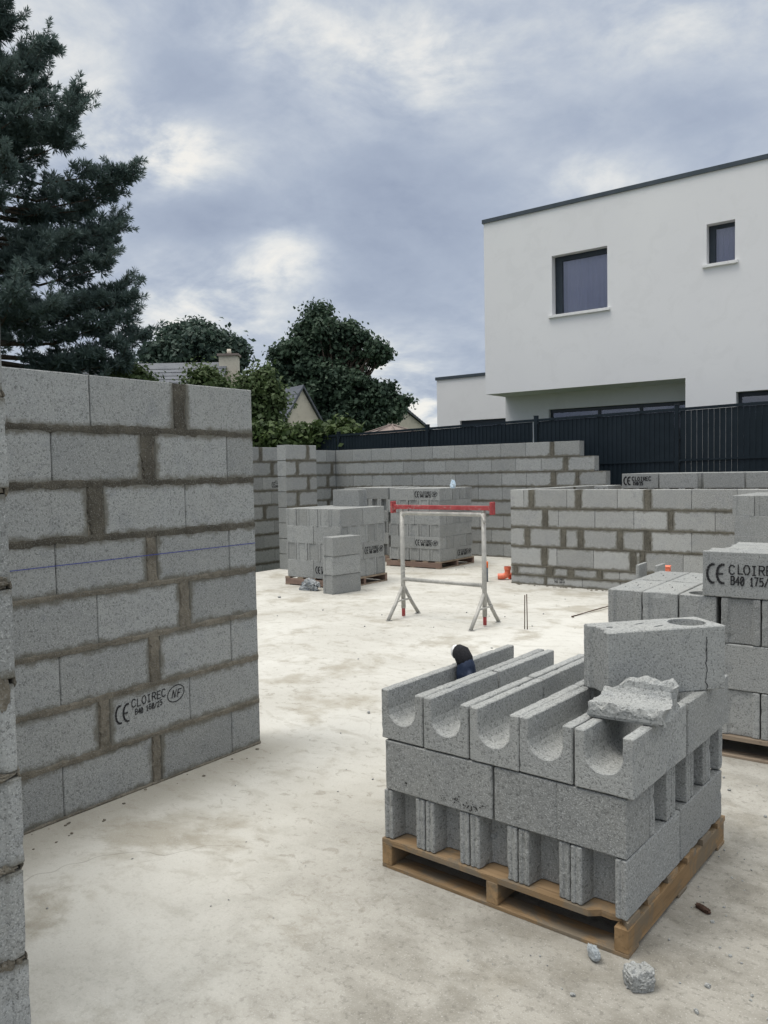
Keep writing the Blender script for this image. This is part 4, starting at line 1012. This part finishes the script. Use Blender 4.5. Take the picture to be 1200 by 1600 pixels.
# ================================================================== FENCE
def fence():
    f = empty('fence', (0, 13.8, 0), label='dark grey slatted metal fence with square posts behind the block walls', cat='fence')
    xs = [-18.85, -16.4, -14.0, -11.63, -9.24, -6.79, -4.20, -1.72, .76, 3.2]
    zt = lambda x: 2.42 + (x + 14) * .0165
    for x in xs:
        b = MB(); b.bb(x - .035, x + .035, -.035, .035, .3, zt(x) + .05); b.bb(x - .04, x + .04, -.04, .04, zt(x) + .05, zt(x) + .065)
        for zc in (zt(x) - .08, zt(x) - .5, zt(x) - .9): b.bb(x + .035, x + .062, -.03, .03, zc - .02, zc + .02)
        b.build('post', 'anthracite', f, bevel=.003)
    for i, (a, c) in enumerate(zip(xs, xs[1:])):
        p = MB(); x = a + .05; gap = .0009 if i >= 6 else -.003; q_ = 0
        while x < c - .085:
            z1 = zt(x); wd = .0445
            q_ += 1; yo = .0045 if q_ % 2 else -.0045
            p.bb(x, x + wd, yo - .003, yo + .003, .45, z1 - .05)
            x += wd + gap
        p.build('slat_panel', 'anthracite', f)
        for dz, hh in ((0, .045), (-.86, .03), (-1.75, .03)):
            r = MB(); z0, z1 = zt(a) + dz, zt(c) + dz
            vs = []
            for xx, zz in ((a + .036, z0), (c - .036, z1)):
                for y in (-.022, .022):
                    vs += [(xx, y, zz - hh), (xx, y, zz)]
            r.add(vs, [(0, 4, 5, 1), (2, 3, 7, 6), (1, 5, 7, 3), (0, 2, 6, 4), (0, 1, 3, 2), (4, 6, 7, 5)]); r.build('rail', 'anthracite', f)
fence()

# ================================================================== HOUSES
def panel(b, x0, x1, z0, z1, y, holes, depth, nrm=-1):
    """wall sheet facing -Y with window openings and their reveals"""
    xs = sorted({x0, x1, *[h[0] for h in holes], *[h[1] for h in holes]}); zs = sorted({z0, z1, *[h[2] for h in holes], *[h[3] for h in holes]})
    for a, c in zip(xs, xs[1:]):
        for e, g in zip(zs, zs[1:]):
            m = ((a + c) / 2, (e + g) / 2)
            if any(h[0] < m[0] < h[1] and h[2] < m[1] < h[3] for h in holes): continue
            b.add([(a, y, e), (c, y, e), (c, y, g), (a, y, g)], [(0, 1, 2, 3)])
    for h in holes:
        a, c, e, g = h
        b.add([(a, y, e), (c, y, e), (c, y, g), (a, y, g), (a, y + depth, e), (c, y + depth, e), (c, y + depth, g), (a, y + depth, g)], [(0, 4, 5, 1), (1, 5, 6, 2), (2, 6, 7, 3), (3, 7, 4, 0)])
def window(parent, x0, x1, z0, z1, y, depth, sill=True, mull=(), fw=.07, curtain=True, room='dark_room', left_wide=0.0):
    f = MB(); yy = y + depth
    f.bb(x0, x0 + fw + left_wide, yy - .03, yy + .03, z0, z1); f.bb(x1 - fw * .25, x1, yy - .03, yy + .03, z0, z1)
    f.bb(x0, x1, yy - .034, yy + .026, z1 - fw * 1.4, z1); f.bb(x0, x1, yy - .034, yy + .026, z0, z0 + fw * .5)
    for m in mull: f.bb(m - fw * .6, m + fw * .6, yy - .032, yy + .028, z0, z1)
    w = f.build('window', 'window_frame', parent, bevel=.004)
    g = MB(); g.bb(x0 + .02, x1 - .02, yy - .006, yy + .006, z0 + .02, z1 - .04); g.build('pane', 'window_glass', w)
    r = MB()
    r.add([(x0, yy + .9, z0 - .1), (x1, yy + .9, z0 - .1), (x1, yy + .9, z1 + .1), (x0, yy + .9, z1 + .1), (x0, yy + .03, z0 - .1), (x1, yy + .03, z0 - .1), (x1, yy + .03, z1 + .1), (x0, yy + .03, z1 + .1)], [(0, 1, 2, 3), (0, 4, 5, 1), (1, 5, 6, 2), (2, 6, 7, 3), (3, 7, 4, 0)])
    r.build('room_box', room, w)
    if curtain:
        c = MB(); n = 60; vs = []
        for i in range(n + 1):
            x = x0 + .02 + (x1 - x0 - .04) * i / n; yv = yy + .14 + .02 * math.sin(i * 1.1) + .01 * math.sin(i * 2.7)
            vs += [(x, yv, z0), (x, yv, z1)]
        c.add(vs, [(2 * i, 2 * i + 2, 2 * i + 3, 2 * i + 1) for i in range(n)]); c.build('curtain', 'curtain', w, smooth=True)
    if sill:
        s = MB(); s.bb(x0 - .07, x1 + .06, y - .05, yy - .032, z0 - .06, z0 - .002); s.build('sill', 'white_sill', w, bevel=.004)
YH = 16.0
h = empty('modern_house', (-4, YH, .55), label='white flat-roofed modern house with a jutting upper floor and dark windows', cat='house')
def hb_(b, name, m, **kw):
    o = b.build(name, m, None, **kw); o.parent = h; o.location = (4, -YH, -.55); return o
XA, ZT, ZS, XS, YI = -9.12, 7.157, 3.309, -4.711, 16.93
big = (-7.481, -6.262, 4.865, 6.108); sm_ = (-4.323, -3.817, 5.40, 6.148); low = (-3.79, -1.2, .7, 2.975); sl_ = (-8.02, XS - .02, .7, 2.95)
b = MB()
panel(b, XA, 6.0, ZS, ZT, YH, [big, sm_], .22)
panel(b, XS, 6.0, .5, ZS, YH, [low], .22)
b.add([(XA, YH, ZS), (XS, YH, ZS), (XS, YI, ZS), (XA, YI, ZS)], [(0, 3, 2, 1)])
panel(b, XA, XS, .5, ZS, YI, [sl_], .14)
b.add([(XS, YH, .5), (XS, YI, .5), (XS, YI, ZS), (XS, YH, ZS)], [(0, 1, 2, 3)])
b.add([(XA, YH, ZS), (XA, 27, ZS), (XA, 27, ZT), (XA, YH, ZT)], [(0, 3, 2, 1)])
b.add([(XA, YI, .5), (XA, 27, .5), (XA, 27, ZS), (XA, YI, ZS)], [(0, 3, 2, 1)])
b.add([(6, YH, .5), (6, 27, .5), (6, 27, ZT), (6, YH, ZT)], [(0, 1, 2, 3)])
b.add([(XA, 27, .5), (6, 27, .5), (6, 27, ZT), (XA, 27, ZT)], [(0, 3, 2, 1)])
b.add([(XA, YH, ZT - .02), (6, YH, ZT - .02), (6, 27, ZT - .02), (XA, 27, ZT - .02)], [(0, 1, 2, 3)])
wall_o = hb_(b, 'wall', 'white_render')
b = MB(); b.bb(XA - .03, 6.03, YH - .03, YH + .25, ZT - .055, ZT + .03); b.bb(XA - .03, XA + .25, YH + .25, 27, ZT - .055, ZT + .03); hb_(b, 'roof_edge', 'zinc_trim')
def win(*a, **k):
    window(h, *a, **k)
n0 = len(COL.objects)
win(*big, YH, .2, fw=.075, left_wide=.09, mull=()); win(*sm_, YH, .2, fw=.05, left_wide=.07)
win(*low, YH, .2, sill=False, curtain=False, mull=(-2.5,), fw=.06); win(*sl_, YI, .12, sill=False, curtain=False, mull=(-6.86, -5.93), fw=.055)
# annex
an = (-11.31, -9.82, 1.0, 2.93); b = MB()
panel(b, -12.03, XA, .5, 4.11, 18.45, [an], .14); b.add([(-12.03, 18.45, .5), (-12.03, 26, .5), (-12.03, 26, 4.11), (-12.03, 18.45, 4.11)], [(0, 3, 2, 1)])
b.add([(-12.03, 18.45, 4.1), (XA, 18.45, 4.1), (XA, 26, 4.1), (-12.03, 26, 4.1)], [(0, 1, 2, 3)]); hb_(b, 'annex_wall', 'white_render')
b = MB(); b.bb(-12.06, XA - .005, 18.42, 18.7, 4.06, 4.14); hb_(b, 'annex_roof_edge', 'zinc_trim')
win(*an, 18.45, .12, sill=False, curtain=False, mull=(-10.2,), fw=.08)
for o in list(COL.objects)[n0:]:
    if o.parent is h and o.name.startswith('window'): o.location = (4, -YH, -.55)

def gable_house(name, ridge0, ridge1, half, zr, ze, label, roofm='slate', wallm='cream_render', chimney=None, dark=None):
    """ridge from ridge0 (gable end) to ridge1, heights zr (ridge) and ze (eaves)"""
    r0, r1 = Vector((*ridge0, 0)), Vector((*ridge1, 0)); d = (r1 - r0).normalized(); s = Vector((-d.y, d.x, 0)); Z = Vector((0, 0, 1))
    hs = empty(name, (r0.x, r0.y, .3), label=label, cat='house')
    def add(b, nm, m): o = b.build(nm, m, hs); o.location = (-r0.x, -r0.y, -.3); return o
    b = MB()
    for e in (r0, r1):
        b.add([e + s * half + Z * .2, e - s * half + Z * .2, e - s * half + Z * ze, e + Z * (zr - .06), e + s * half + Z * ze], [(0, 1, 2, 3, 4)])
    for q in (1, -1): b.add([r0 + s * half * q + Z * .2, r1 + s * half * q + Z * .2, r1 + s * half * q + Z * ze, r0 + s * half * q + Z * ze], [(0, 1, 2, 3)])
    add(b, 'wall', wallm)
    b = MB(); o_ = .12
    for q in (1, -1):
        k = half + .25; zz = ze - (zr - ze) * .25 / half
        p = [r0 - d * o_ + Z * zr, r1 + d * o_ + Z * zr, r1 + d * o_ + s * k * q + Z * zz, r0 - d * o_ + s * k * q + Z * zz]
        b.add(p + [x + Z * .1 for x in p], [(0, 1, 2, 3), (4, 7, 6, 5), (0, 4, 5, 1), (2, 6, 7, 3), (0, 3, 7, 4), (1, 5, 6, 2)])
        nr = 16
        for i in range(1, nr):     # slate courses as small steps
            t = i / nr; a = (p[0].lerp(p[3], t), p[1].lerp(p[2], t)); e = (p[0].lerp(p[3], t + .9 / nr), p[1].lerp(p[2], t + .9 / nr))
            b.add([a[0] + Z * .104, a[1] + Z * .104, e[1] + Z * .125, e[0] + Z * .125], [(0, 1, 2, 3) if q < 0 else (0, 3, 2, 1)])
    rf = add(b, 'roof', roofm)
    if chimney:
        c, wd, zt_ = chimney; c = Vector((*c, 0))
        b = MB(); b.box((c.x, c.y, (zr - 1.2 + zt_) / 2), (wd * 1.3, wd, zt_ - zr + 1.2), math.atan2(d.y, d.x)); b.build('chimney', wallm, rf)
        b = MB(); b.box((c.x, c.y, zt_ + .04), (wd * 1.3 + .14, wd + .14, .1), math.atan2(d.y, d.x)); b.build('chimney_cap', 'terracotta_grey', rf)
        for q in (0,):
            b = MB(); pz = c + d * q * wd * 1.6; b.tube([(pz.x, pz.y, zt_ + .08), (pz.x, pz.y, zt_ + .34)], [.11, .09], 10); b.build('chimney_pot', 'cream_render', rf, smooth=True)
a_, b_ = at(205, 579, 38), at(352, 569, 38)
gable_house('slate_house', (b_.x, b_.y), (a_.x - 2, a_.y - 1.5), 3.6, b_.z, 4.0, 'cream house with slate roof and chimney before the round tree', chimney=((at(358, 555, 38).x, at(358, 555, 38).y), .66, at(358, 557, 38).z))
g_ = at(472, 606, 28)
gable_house('gable_house', (g_.x, g_.y), (g_.x - 6.5, g_.y + 2.2), 1.45, g_.z, 2.2, 'small cream gable house with slate roof behind the hedge')
g_ = at(630, 640, 36)
gable_house('gable_house', (g_.x, g_.y), (g_.x - 6, g_.y + 3), 1.7, g_.z + .05, 3.2, 'pale gable house peeping between the big tree and the white house')
def canopy():
    c = at(612, 664, 19.8); o = empty('garden_canopy', (c.x, c.y, .55), label='taupe ribbed garden canopy rising behind the dark fence', cat='canopy')
    n = 8; R0 = 1.15; zt, ze = c.z - .55, c.z - .86
    b = MB(); ring = []
    for j in range(5):
        t = j / 4
        for i in range(n * 2):
            w = math.pi * i / n; sag = (.03 if i % 2 else 0) * math.sin(math.pi * min(1, t)) 
            b.v.append((R0 * t * math.cos(w), R0 * t * math.sin(w), zt - (zt - ze) * (t ** .85) - sag))
    for j in range(4):
        for i in range(n * 2): b.f.append((j * 2 * n + i, (j + 1) * 2 * n + i, (j + 1) * 2 * n + (i + 1) % (2 * n), j * 2 * n + (i + 1) % (2 * n)))
    b.build('canopy_cloth', 'terracotta_grey', o)
    for i in range(n):
        w = 2 * math.pi * i / n; r = MB(); r.tube([(.05 * math.cos(w), .05 * math.sin(w), zt + .008), (R0 * .5 * math.cos(w), R0 * .5 * math.sin(w), zt - (zt - ze) * (.5 ** .85) + .012), (R0 * math.cos(w), R0 * math.sin(w), ze + .01)], .014, 6); r.build('rib', 'terracotta_grey', o)
    p = MB(); p.tube([(0, 0, 0), (0, 0, zt)], .03, 10); p.build('pole', 'anthracite', o)
canopy()

# ================================================================== TREES
def leaves_mesh(name, C, N, size, m, parent, tone, rng, aspect=1.5, bend=True):
    """C centres (n,3), N normals (n,3); each leaf a folded diamond of four corners"""
    n = len(C); r = rng.normal(size=(n, 3)); N = N / np.linalg.norm(N, axis=1, keepdims=True)
    U = np.cross(N, r); U /= np.linalg.norm(U, axis=1, keepdims=True) + 1e-9; W = np.cross(N, U)
    s = size * rng.uniform(.6, 1.25, size=(n, 1))
    V = np.empty((n, 4, 3)); V[:, 0] = C - U * s * aspect / 2; V[:, 1] = C + W * s / 2 + N * s * .18; V[:, 2] = C + U * s * aspect / 2; V[:, 3] = C - W * s / 2 + N * s * .18
    me = bpy.data.meshes.new(name); me.vertices.add(n * 4); me.vertices.foreach_set('co', V.reshape(-1).astype(np.float32))
    me.loops.add(n * 4); me.loops.foreach_set('vertex_index', np.arange(n * 4, dtype=np.int32))
    me.polygons.add(n); me.polygons.foreach_set('loop_start', np.arange(0, n * 4, 4, dtype=np.int32)); me.polygons.foreach_set('loop_total', np.full(n, 4, dtype=np.int32))
    me.update(calc_edges=True)
    a = me.attributes.new('tone', 'FLOAT', 'POINT'); a.data.foreach_set('value', np.repeat(tone, 4).astype(np.float32))
    me.materials.append(MATS[m]); return mesh_obj(name, me, parent)
def broad_tree(name, base, lobes, nleaf, size, m, label, seed, trunk_r=.2, dens=1.0, cluster=.35, cat='tree', per=45):
    """lobes: (centre, radii) ellipsoids in world space; leaves gather in clusters near their surfaces"""
    rng = np.random.default_rng(seed); t = empty(name, base, label=label, cat=cat); base = Vector(base)
    vol = np.array([np.prod(l[1]) ** (2 / 3) for l in lobes]); cnt = (vol / vol.sum() * nleaf).astype(int); Cs = []; Ns = []; Ts = []
    tips = []
    for (c, rad), k in zip(lobes, cnt):
        rad = np.array(rad); nc = max(8, k // per)
        d = rng.normal(size=(nc, 3)); d /= np.linalg.norm(d, axis=1, keepdims=True)
        rr_ = rng.uniform(.45, 1.08, size=(nc, 1)) ** .7; cc = np.array(c) + d * rad * rr_
        tips += [tuple(x) for x in cc[:: max(1, nc // 9)]]
        ct = rng.uniform(0, 1, size=nc) * .6
        idx = rng.integers(0, nc, size=k); cr = cluster * rng.uniform(.5, 1.25, size=(nc, 1))
        off = rng.normal(size=(k, 3)) * cr[idx] * np.array([1, 1, .7]) * .6
        Cs.append(cc[idx] + off); Ns.append(off / (np.linalg.norm(off, axis=1, keepdims=True) + 1e-6) + rng.normal(size=(k, 3)) * .7 + np.array([0, 0, .5])); Ts.append(np.clip(ct[idx] + rng.uniform(0, .4, size=k), 0, 1))
    Cc = np.concatenate(Cs) - np.array(base)
    leaves_mesh('crown', Cc, np.concatenate(Ns), size, m, t, np.concatenate(Ts), rng)
    b = MB(); top = sum((Vector(l[0]) for l in lobes), Vector()) / len(lobes) - base
    b.tube([(0, 0, -.3), (top.x * .2, top.y * .2, top.z * .4), (top.x * .7, top.y * .7, top.z * .8), (top.x, top.y, top.z * 1.15)], [trunk_r, trunk_r * .8, trunk_r * .55, trunk_r * .15], 10)
    b.build('trunk', 'bark', t, smooth=True)
    b = MB(); rr = random.Random(seed)
    for q in tips:
        q = Vector(q) - base; f = rr.uniform(.45, .85); st = Vector((top.x * f, top.y * f, top.z * f)); mid = st.lerp(q, .5) + Vector((0, 0, rr.uniform(-.1, .25)))
        b.tube([st, mid, q], [trunk_r * .28, trunk_r * .16, trunk_r * .04], 6)
    b.build('limbs', 'bark', t, smooth=True)
    return t
def L(px, py, d, rpx, flat=.9, dz=0.0):
    p = at(px, py, d); r = rpx * d / FPX; return ((p.x, p.y, p.z), (r, r, r * flat))
D = 32
p = at(528, 690, D)
broad_tree('broadleaf_tree', (p.x, p.y, .3), [L(500, 525, D, 34), L(470, 552, D, 28), L(535, 552, D + .5, 32), L(583, 550, D, 21), L(500, 608, D, 52), L(548, 612, D, 36), L(448, 606, D, 30), L(594, 620, D, 24), L(560, 655, D, 38), L(510, 655, D, 46), L(612, 643, D, 16), L(455, 640, D, 24), L(497, 492, D, 15), L(598, 546, D, 12), L(545, 520, D, 18), L(437, 575, D, 14), L(627, 627, D, 10), L(455, 540, D, 12), L(432, 555, D, 9), L(480, 512, D, 14), L(560, 525, D, 12)],
           62000, .125, 'oak_leaf', 'tall dark irregular tree standing between the slate house and the white house', 3, .26, cluster=.30, per=75)
D = 45; p = at(302, 700, D)
broad_tree('broadleaf_tree', (p.x, p.y, .3), [L(300, 560, D, 60, .85), L(262, 568, D, 38), L(340, 560, D, 40), L(310, 535, D, 34), L(245, 560, D, 20), L(362, 548, D, 18), L(280, 530, D, 26)], 26000, .20, 'blue_leaf', 'dense round tree rising behind the slate roof', 4, .3, cluster=.55)
D = 21.5; p = at(425, 690, D)
broad_tree('bushy_tree', (p.x, p.y, .4), [L(408, 650, D, 32), L(418, 672, D, 22), L(405, 615, D, 24), L(428, 622, D, 16), L(408, 592, D, 14), L(395, 655, D, 30), L(418, 602, D, 13), L(388, 600, D, 13)], 11000, .085, 'light_leaf', 'light green loose shrub tree beside the chalk-lined wall edge', 5, .08, cluster=.28)
D = 24; p = at(325, 690, D)
broad_tree('bushy_tree', (p.x, p.y, .4), [L(318, 596, D, 22), L(340, 610, D, 26), L(300, 606, D, 16), L(325, 582, D, 9), L(372, 622, D, 20), L(388, 612, D, 14)], 5200, .085, 'light_leaf', 'light green shrub tree in front of the slate roof and chimney', 6, .07, cluster=.3)
D = 20.5; p = at(205, 690, D)
broad_tree('bushy_tree', (p.x, p.y, .4), [L(205, 590, D, 22), L(185, 600, D, 26), L(222, 602, D, 18), L(205, 576, D, 9)], 4200, .085, 'light_leaf', 'light green bush at the foot of the pine', 7, .07, cluster=.25)
D = 19.0
hg = [L(x, 684 + 6 * math.sin(x), D - (x - 400) * .004, 21, 1.0) for x in range(330, 545, 13)]
p = at(470, 700, D); broad_tree('hedge', (p.x, p.y, .55), hg, 12000, .10, 'hedge_leaf', 'low green hedge growing just behind the dark fence', 8, .05, cluster=.2, cat='hedge')
D = 19.5
for i, (x, y, r) in enumerate(((548, 686, 8), (612, 683, 6))):
    p = at(x, y + 20, D); broad_tree('young_shrub', (p.x, p.y, .55), [L(x - 4, y + 4, D, r), L(x + 5, y, D, r * .8), L(x, y + 8, D, r * 1.3)], 420, .09, 'hedge_leaf', ('small leafy shrub behind the fence below the tall dark tree', 'small leafy shrub behind the fence beside the taupe canopy')[i], 20 + i, .03, cluster=.12, cat='shrub')

def pine():
    D = 20.0; p0 = at(-30, 735, D); base = Vector((p0.x, p0.y, .0)); rng = np.random.default_rng(12); rr = random.Random(12)
    t = empty('pine_tree', base, label='tall dark blue-green pine rising beyond the chalk-lined wall', cat='tree')
    H = 15.5
    b = MB(); b.tube([(0, 0, -.2), (.05, 0, 4), (-.02, .05, 8), (.04, 0, 12), (0, 0, H)], [.30, .26, .2, .11, .02], 12); b.build('trunk', 'bark', t, smooth=True)
    # reach of the crown towards the camera-right side at heights read from the tree's outline: (py, px)
    prof = [(-130, 5), (-40, 30), (0, 52), (45, 40), (60, 45), (95, 105), (125, 88), (145, 88), (175, 150), (205, 150), (222, 140), (240, 128), (272, 214), (285, 210), (305, 190), (325, 150), (345, 186), (365, 190), (385, 178), (405, 168), (425, 186), (450, 200), (472, 216), (500, 212), (512, 170), (528, 228), (545, 205), (570, 205), (600, 195), (640, 180)]
    pys = [q[0] for q in prof]; pxs = [q[1] for q in prof]
    right = Vector((CR.x, CR.y, 0)).normalized(); fwd = Vector((CF.x, CF.y, 0)).normalized()
    C = []; Ax = []; T = []; lim = MB()
    def tuft(pos, d, s, tone):
        C.append(pos); Ax.append(d); T.append((s, tone))
    # limbs that end on the outline plus a filling of shorter ones all round
    z = 2.2; targets = []
    for py, px in prof:
        zz = at(px, py, D).z; reach = (px + 18) * D / FPX
        if zz > .8: targets.append((zz, reach, rr.gauss(0, .10)))
    for i in range(150):
        zz = 2.0 + (H - 2.2) * (i + rr.random()) / 150
        py = 742 - (zz - 1.6) * FPX / D; lim_r = (np.interp(py, pys, pxs) + 14) * D / FPX
        a = rr.uniform(-math.pi, math.pi)
        if abs(a) > 1.1: lim_r = min(3.8, max(.6, (H - zz) * .36))
        else: lim_r *= 1.0 - .12 * abs(a)
        if noise.noise(Vector((a * 1.1, zz * .75, 3.3))) < -.24: continue
        targets.append((zz, lim_r * rr.uniform(.62, .97), a))
    def pad(c, rx, rz, nt, out):
        """a cushion of needle tufts"""
        for q in range(nt):
            v = Vector((rr.gauss(0, 1), rr.gauss(0, 1), rr.gauss(0, 1))).normalized(); k = rr.random() ** .45
            pos = c + Vector((v.x * rx * k, v.y * rx * k, v.z * rz * k))
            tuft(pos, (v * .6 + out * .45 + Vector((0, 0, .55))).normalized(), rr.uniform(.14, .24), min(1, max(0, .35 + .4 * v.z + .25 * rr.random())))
    for zz, reach, a in targets:
        d = right * math.cos(a) + fwd * math.sin(a); drop = rr.uniform(-.05, .30) * reach
        st = Vector((0, 0, zz - drop * .7)); en = d * reach + Vector((0, 0, zz)); mid = st.lerp(en, .5) + Vector((rr.uniform(-.15, .15), rr.uniform(-.15, .15), -.09 * reach + rr.uniform(-.1, .1)))
        lim.tube([st, mid, en], [.035 + .012 * reach, .03, .008], 6)
        npad = max(2, int(reach * 1.75))
        for j in range(npad):
            f = .32 + .68 * (j + rr.uniform(.55, 1.0)) / npad; q = (st.lerp(mid, f / .5) if f < .5 else mid.lerp(en, min(1.0, (f - .5) / .5)))
            sz = rr.uniform(.16, .36) * (1.15 - .45 * f) + .035 * min(reach, 3)
            side = d.cross(Vector((0, 0, 1))) * rr.uniform(-.75, .75) * (1.1 - f) * min(1.2, reach * .5)
            c = q + side + Vector((0, 0, rr.uniform(-.05, .20)))
            lim.tube([q, c], [.014, .006], 4, False)
            pad(c, sz, sz * rr.uniform(.42, .7), int(14 + 46 * sz), d)
        pad(en, rr.uniform(.14, .26), .13, 12, d)
        for u in range(6):      # loose shoots that break the outline
            sh = (d * rr.uniform(.3, 1) + Vector((rr.uniform(-.5, .5), rr.uniform(-.5, .5), rr.uniform(.1, .9)))).normalized(); L_ = rr.uniform(.25, .75)
            lim.tube([en, en + sh * L_], [.008, .004], 4, False)
            for g in (.3, .45, .6, .75, .9, 1.0): tuft(en + sh * L_ * g, sh, .15, .6)
    lim.build('limbs', 'bark', t, smooth=True)
    n = len(C); C = np.array([tuple(c) for c in C]); Ax = np.array([tuple(c) for c in Ax]); sz = np.array([q[0] for q in T]); tn = np.array([q[1] for q in T])
    K = 15; N = n * K; c = np.repeat(C, K, 0); ax = np.repeat(Ax, K, 0); s = np.repeat(sz, K)[:, None]
    r = rng.normal(size=(N, 3)); dirn = ax * .75 + r / np.linalg.norm(r, axis=1, keepdims=True); dirn /= np.linalg.norm(dirn, axis=1, keepdims=True)
    wv = np.cross(dirn, rng.normal(size=(N, 3))); wv /= np.linalg.norm(wv, axis=1, keepdims=True) + 1e-9
    wid = s * .075
    V = np.empty((N, 4, 3)); V[:, 0] = c - wv * wid * .5; V[:, 1] = c + dirn * s * .55 - wv * wid; V[:, 2] = c + dirn * s; V[:, 3] = c + dirn * s * .5 + wv * wid
    me = bpy.data.meshes.new('needles'); me.vertices.add(N * 4); me.vertices.foreach_set('co', V.reshape(-1).astype(np.float32))
    me.loops.add(N * 4); me.loops.foreach_set('vertex_index', np.arange(N * 4, dtype=np.int32)); me.polygons.add(N)
    me.polygons.foreach_set('loop_start', np.arange(0, N * 4, 4, dtype=np.int32)); me.polygons.foreach_set('loop_total', np.full(N, 4, dtype=np.int32)); me.update(calc_edges=True)
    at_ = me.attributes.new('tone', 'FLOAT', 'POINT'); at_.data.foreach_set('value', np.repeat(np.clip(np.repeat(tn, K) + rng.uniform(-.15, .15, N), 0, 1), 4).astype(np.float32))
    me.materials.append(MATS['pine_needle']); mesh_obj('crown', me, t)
pine()
